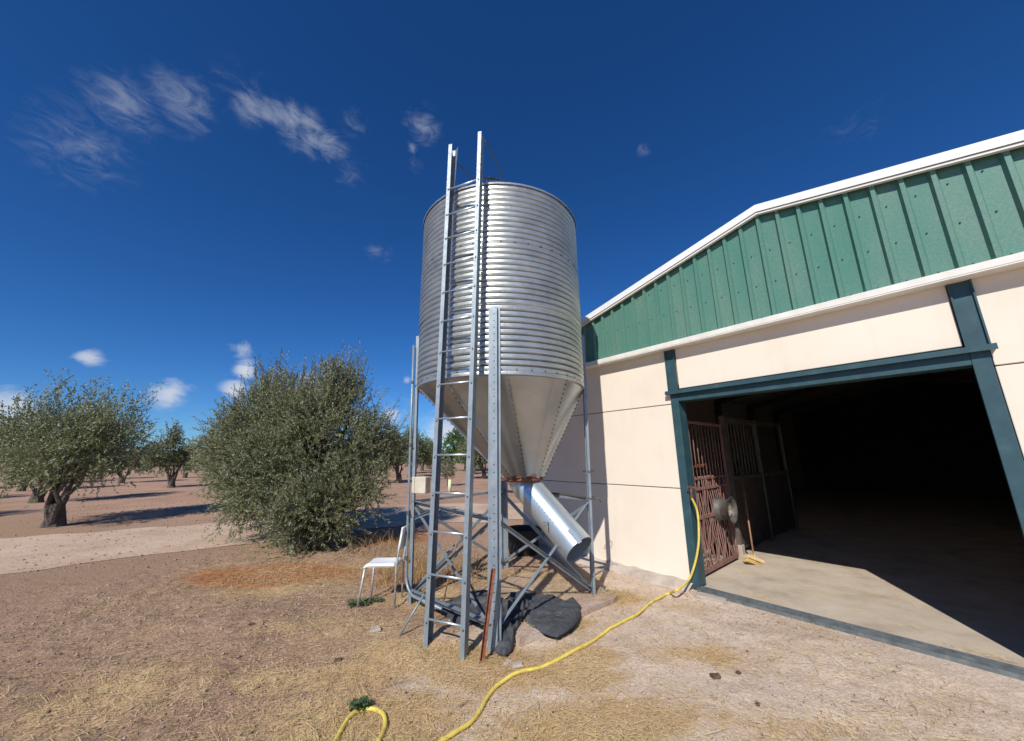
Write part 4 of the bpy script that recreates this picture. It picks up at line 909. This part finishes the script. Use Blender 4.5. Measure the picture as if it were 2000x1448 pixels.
# ------------------------------------------------------------------ litter on the ground
rng = np.random.default_rng(77)
def scatter(n_, x0, x1, y0, y1, dens, pw=1.0):
    x = rng.uniform(x0, x1, n_); y = rng.uniform(y0, y1, n_); k_ = rng.random(n_) < dens(x, y)**pw; return x[k_], y[k_]
PADP = np.array([(.04,3.80),(1.20,4.80),(1.0,5.35),(.45,5.75),(-.05,5.6),(-.35,5.1),(-.35,4.45),(-.12,3.95)])
def HP(x, y):
    ins = np.ones(np.shape(x), bool); n_ = len(PADP)
    for i in range(n_):
        a_, b_ = PADP[i], PADP[(i+1) % n_]; ins &= ((b_[0]-a_[0])*(y-a_[1])-(b_[1]-a_[1])*(x-a_[0])) > 0
    return np.maximum(H(x, y), np.where(ins, .030+.016*fbm(x*3, y*3, 6, 3)+.010*fbm(x*12, y*12, 6, 2), -1))
def blades(x, y, Lm, Wm, lift, mt, name, label, flat=.15):
    n_ = len(x); a_ = rng.uniform(0, 6.283, n_); L_ = Lm*(.35+1.2*rng.random(n_)**1.5); W_ = Wm*(.6+.8*rng.random(n_))
    z0 = HP(x, y)+.003+lift*rng.random(n_)**2; dz = rng.normal(size=n_)*flat*L_; c_, s_ = np.cos(a_), np.sin(a_); bend = rng.normal(size=n_)*.18*L_
    x1_, y1_ = x+c_*L_, y+s_*L_; xm, ym = x+c_*L_*.5-s_*bend, y+s_*L_*.5+c_*bend; z1 = np.maximum(HP(x1_, y1_)+.003, z0+dz); zm = (z0+z1)/2+.1*np.abs(bend)+.002
    V_ = np.empty((n_, 6, 3)); px, py = -s_*W_, c_*W_
    for k_, (X_, Y_, Z_) in enumerate(((x, y, z0), (xm, ym, zm), (x1_, y1_, z1))):
        V_[:, 2*k_] = np.stack([X_+px, Y_+py, Z_], 1); V_[:, 2*k_+1] = np.stack([X_-px, Y_-py, Z_+W_*.5], 1)
    b_ = np.arange(n_)[:, None]*6; F_ = np.concatenate([b_+np.array([0, 1, 3, 2]), b_+np.array([2, 3, 5, 4])]); return tag(bigmesh(name, V_.reshape(-1, 3), F_, mt), label, None, kind='stuff')
x, y = scatter(300000, -5, 3.2, 1.6, 7.4, lambda a, b_: straw_density(a, b_))
blades(x, y, .045, .00095, .014, M['straw'], 'straw', 'golden straw litter in patches over the dirt')
x, y = scatter(50000, -5, 3.2, 1.6, 7.4, lambda a, b_: straw_density(a, b_)*.7+.12)
blades(x, y, .14, .00105, .016, M['straw'], 'long_straw', 'longer dry stalks lying across the ground')
x, y = scatter(60000, -9.5, 3.2, 1.6, 9.5, lambda a, b_: .06+.55*soft(-a, -.3, 2.2)+.25*soft(fbm(a*1.1, b_*1.1, 91, 3), .45, .7))
blades(x, y, .04, .0016, .006, M['twig'], 'twig_litter', 'dark twig and leaf litter scattered on the dirt')
rngf = np.random.default_rng(31); n_ = 2600; uu = rngf.uniform(.1, DR-.1, n_); vv_ = .1+2.6*rngf.random(n_)**1.8; k_ = fbm(uu*3, vv_*3, 12, 3) > .47
uu, vv_ = uu[k_], vv_[k_]; P_ = BJ[None]+UW[None]*uu[:, None]+VW[None]*vv_[:, None]; P_[:, 2] = .034+.004*rngf.random(len(uu)); a_ = rngf.uniform(0, 6.28, len(uu)); D_ = np.stack([np.cos(a_), np.sin(a_), a_*0+.02], 1)
V_, F_ = leaf_arrays(P_, D_, .02+.07*rngf.random(len(uu)), np.full(len(uu), .0013), rngf); V_[:, 2] = np.clip(V_[:, 2], .033, .045)
tag(bigmesh('floor_straw', V_, F_, M['straw']), 'loose straw bits on the barn floor', None, kind='stuff')
# gravel
def pebbles(n_, dens, s0, s1, name, label, mt, x0=-5.5, x1=3.2, y0=1.6, y1=8):
    x, y = scatter(n_, x0, x1, y0, y1, dens); k_ = len(x); s_ = s0+(s1-s0)*rng.random(k_)**4
    base_ = np.array([(1,0,0),(0,1,0),(-1,0,0),(0,-1,0),(.1,0,.75),(0,.1,-.7)], float); V_ = base_[None]*(1+.35*rng.normal(size=(k_, 6, 1)).clip(-1, 1))*s_[:, None, None]
    a_ = rng.uniform(0, 6.28, k_); c_, q_ = np.cos(a_), np.sin(a_); X_ = V_[:, :, 0]*c_[:, None]-V_[:, :, 1]*q_[:, None]; Y_ = V_[:, :, 0]*q_[:, None]+V_[:, :, 1]*c_[:, None]
    V_ = np.stack([X_+x[:, None], Y_+y[:, None], V_[:, :, 2]*.8+(H(x, y)+s_*.25)[:, None]], 2)
    t_ = np.array([(0,1,4),(1,2,4),(2,3,4),(3,0,4),(1,0,5),(2,1,5),(3,2,5),(0,3,5)]); F_ = (np.arange(k_)[:, None, None]*6+t_[None]).reshape(-1, 3)
    vq = lambda a, b_: 0
    o = bigmesh(name, V_.reshape(-1, 3), F_, mt, nper=3); return tag(o, label, None, kind='stuff')
outside = lambda a, b_: ((a-BJ[0])*VW[0]+(b_-BJ[1])*VW[1] < -.06)*1.0
M['gravel'] = mat('gravel', (.38,.30,.235), .95, 0, [(.3,(.26,.19,.14)),(.5,(.40,.315,.25)),(.72,(.55,.47,.39))], 9)
pebbles(26000, lambda a, b_: outside(a, b_)*(.15+.85*soft(fbm(a*1.3, b_*1.3, 55, 3), .4, .7)), .003, .017, 'gravel', 'small grey and tan gravel strewn over the dry ground', M['gravel'])
pebbles(9000, lambda a, b_: outside(a, b_)*(.06+.5*soft(-a, -.5, 1.5)), .004, .013, 'dark_crumbs', 'dark soil crumbs scattered over the dry ground', M['dung'])
pebbles(16000, lambda a, b_: soft(fbm(a*.6, b_*.6, 15, 3), .35, .6), .009, .034, 'clods', 'earth clods on the orchard soil', mat('earth_clod', (.38,.24,.165), .97), -16, 2, 6.2, 26)
# dry grass tufts and weeds
def tuft(cx_, cy_, rad, n_, hgt, mt, name, label, kind='stuff', cat=None, wd=.003, lean=.5):
    a_ = rng.uniform(0, 6.28, n_); r_ = rad*np.sqrt(rng.random(n_)); x = cx_+np.cos(a_)*r_; y = cy_+np.sin(a_)*r_; z = H(x, y)-.003
    h_ = hgt*(.4+.8*rng.random(n_)); l_ = rng.normal(size=(n_, 2))*lean*h_[:, None]; V_ = np.empty((n_, 6, 3)); b_a = rng.uniform(0, 6.28, n_); px, py = np.cos(b_a)*wd, np.sin(b_a)*wd
    for k_, f_ in enumerate((0, .55, 1)):
        w_ = (1, .8, .15)[k_]; X_ = x+l_[:, 0]*f_**2; Y_ = y+l_[:, 1]*f_**2; Z_ = z+h_*f_; V_[:, 2*k_] = np.stack([X_+px*w_, Y_+py*w_, Z_], 1); V_[:, 2*k_+1] = np.stack([X_-px*w_, Y_-py*w_, Z_], 1)
    b_ = np.arange(n_)[:, None]*6; F_ = np.concatenate([b_+np.array([0, 1, 3, 2]), b_+np.array([2, 3, 5, 4])])
    return V_.reshape(-1, 3), F_
def tufts(lst, mt, name, label):
    VV, FF, o_ = [], [], 0
    for a in lst:
        V_, F_ = tuft(*a[:5], None, None, None, lean=a[5], wd=a[6]); VV.append(V_); FF.append(F_+o_); o_ += len(V_)
    return tag(bigmesh(name, np.concatenate(VV), np.concatenate(FF), mt), label, None, kind='stuff')
lst = [(-1.2, 5.6, .35, 160, .30, .5, .003), (-.6, 5.7, .4, 130, .22, .6, .003), (-1.7, 6.2, .4, 170, .34, .5, .0035), (.1, 5.6, .35, 120, .12, .9, .003), (.5, 5.3, .3, 130, .10, .9, .003), (-.9, 6.4, .4, 110, .22, .5, .003), (1.25, 4.95, .2, 110, .07, 1.2, .0025), (-1.55, 5.6, .3, 110, .25, .6, .003), (.8, 5.6, .25, 100, .10, .8, .0025), (-2.4, 7.2, .6, 160, .3, .5, .003)]
for _ in range(40): lst.append((random.uniform(-4.5, -1.2), random.uniform(5.2, 7.6), .15, 18, .08, .9, .003))
tufts(lst, M['drygrass'], 'dry_grass', 'tall dry golden grass tufts behind the chair and below the silo')
def weed(c_, r_, n_, label, seed, hgt=.05):
    e_ = empty('weed_plant', tuple(c_), label, 'weed'); rg = np.random.default_rng(seed); a_ = rg.uniform(0, 6.28, n_); rr_ = r_*np.sqrt(rg.random(n_)); P = np.stack([c_[0]+np.cos(a_)*rr_, c_[1]+np.sin(a_)*rr_*.6, c_[2]+hgt*rg.random(n_)], 1)
    D = np.stack([np.cos(a_)+rg.normal(size=n_)*.5, np.sin(a_)+rg.normal(size=n_)*.5, .3+.5*rg.random(n_)], 1); D /= np.linalg.norm(D, axis=1)[:, None]; V_, F_ = leaf_arrays(P, D, .02+.02*rg.random(n_), .006+.004*rg.random(n_), rg); bigmesh('foliage', V_, F_, M['weed'], e_)
    q_ = MB()
    for i in range(0, n_, 6): q_.tube([c_, P[i]], .0014, 4)
    q_.build('stems', M['weed'], e_)
weed(G0(703, 1388), .055, 260, 'low green weed just behind the loop of yellow hose', 1)
weed(G0(700, 1182), .12, 320, 'green weed patch round the front legs of the white chair', 2, .04)
weed(G0(735, 1176), .08, 160, 'thin green sprig right of the weed patch under the white chair', 4, .03)
weed(G0(1180, 1165), .06, 160, 'tiny green weed at the foot of the right silo leg', 3, .06)
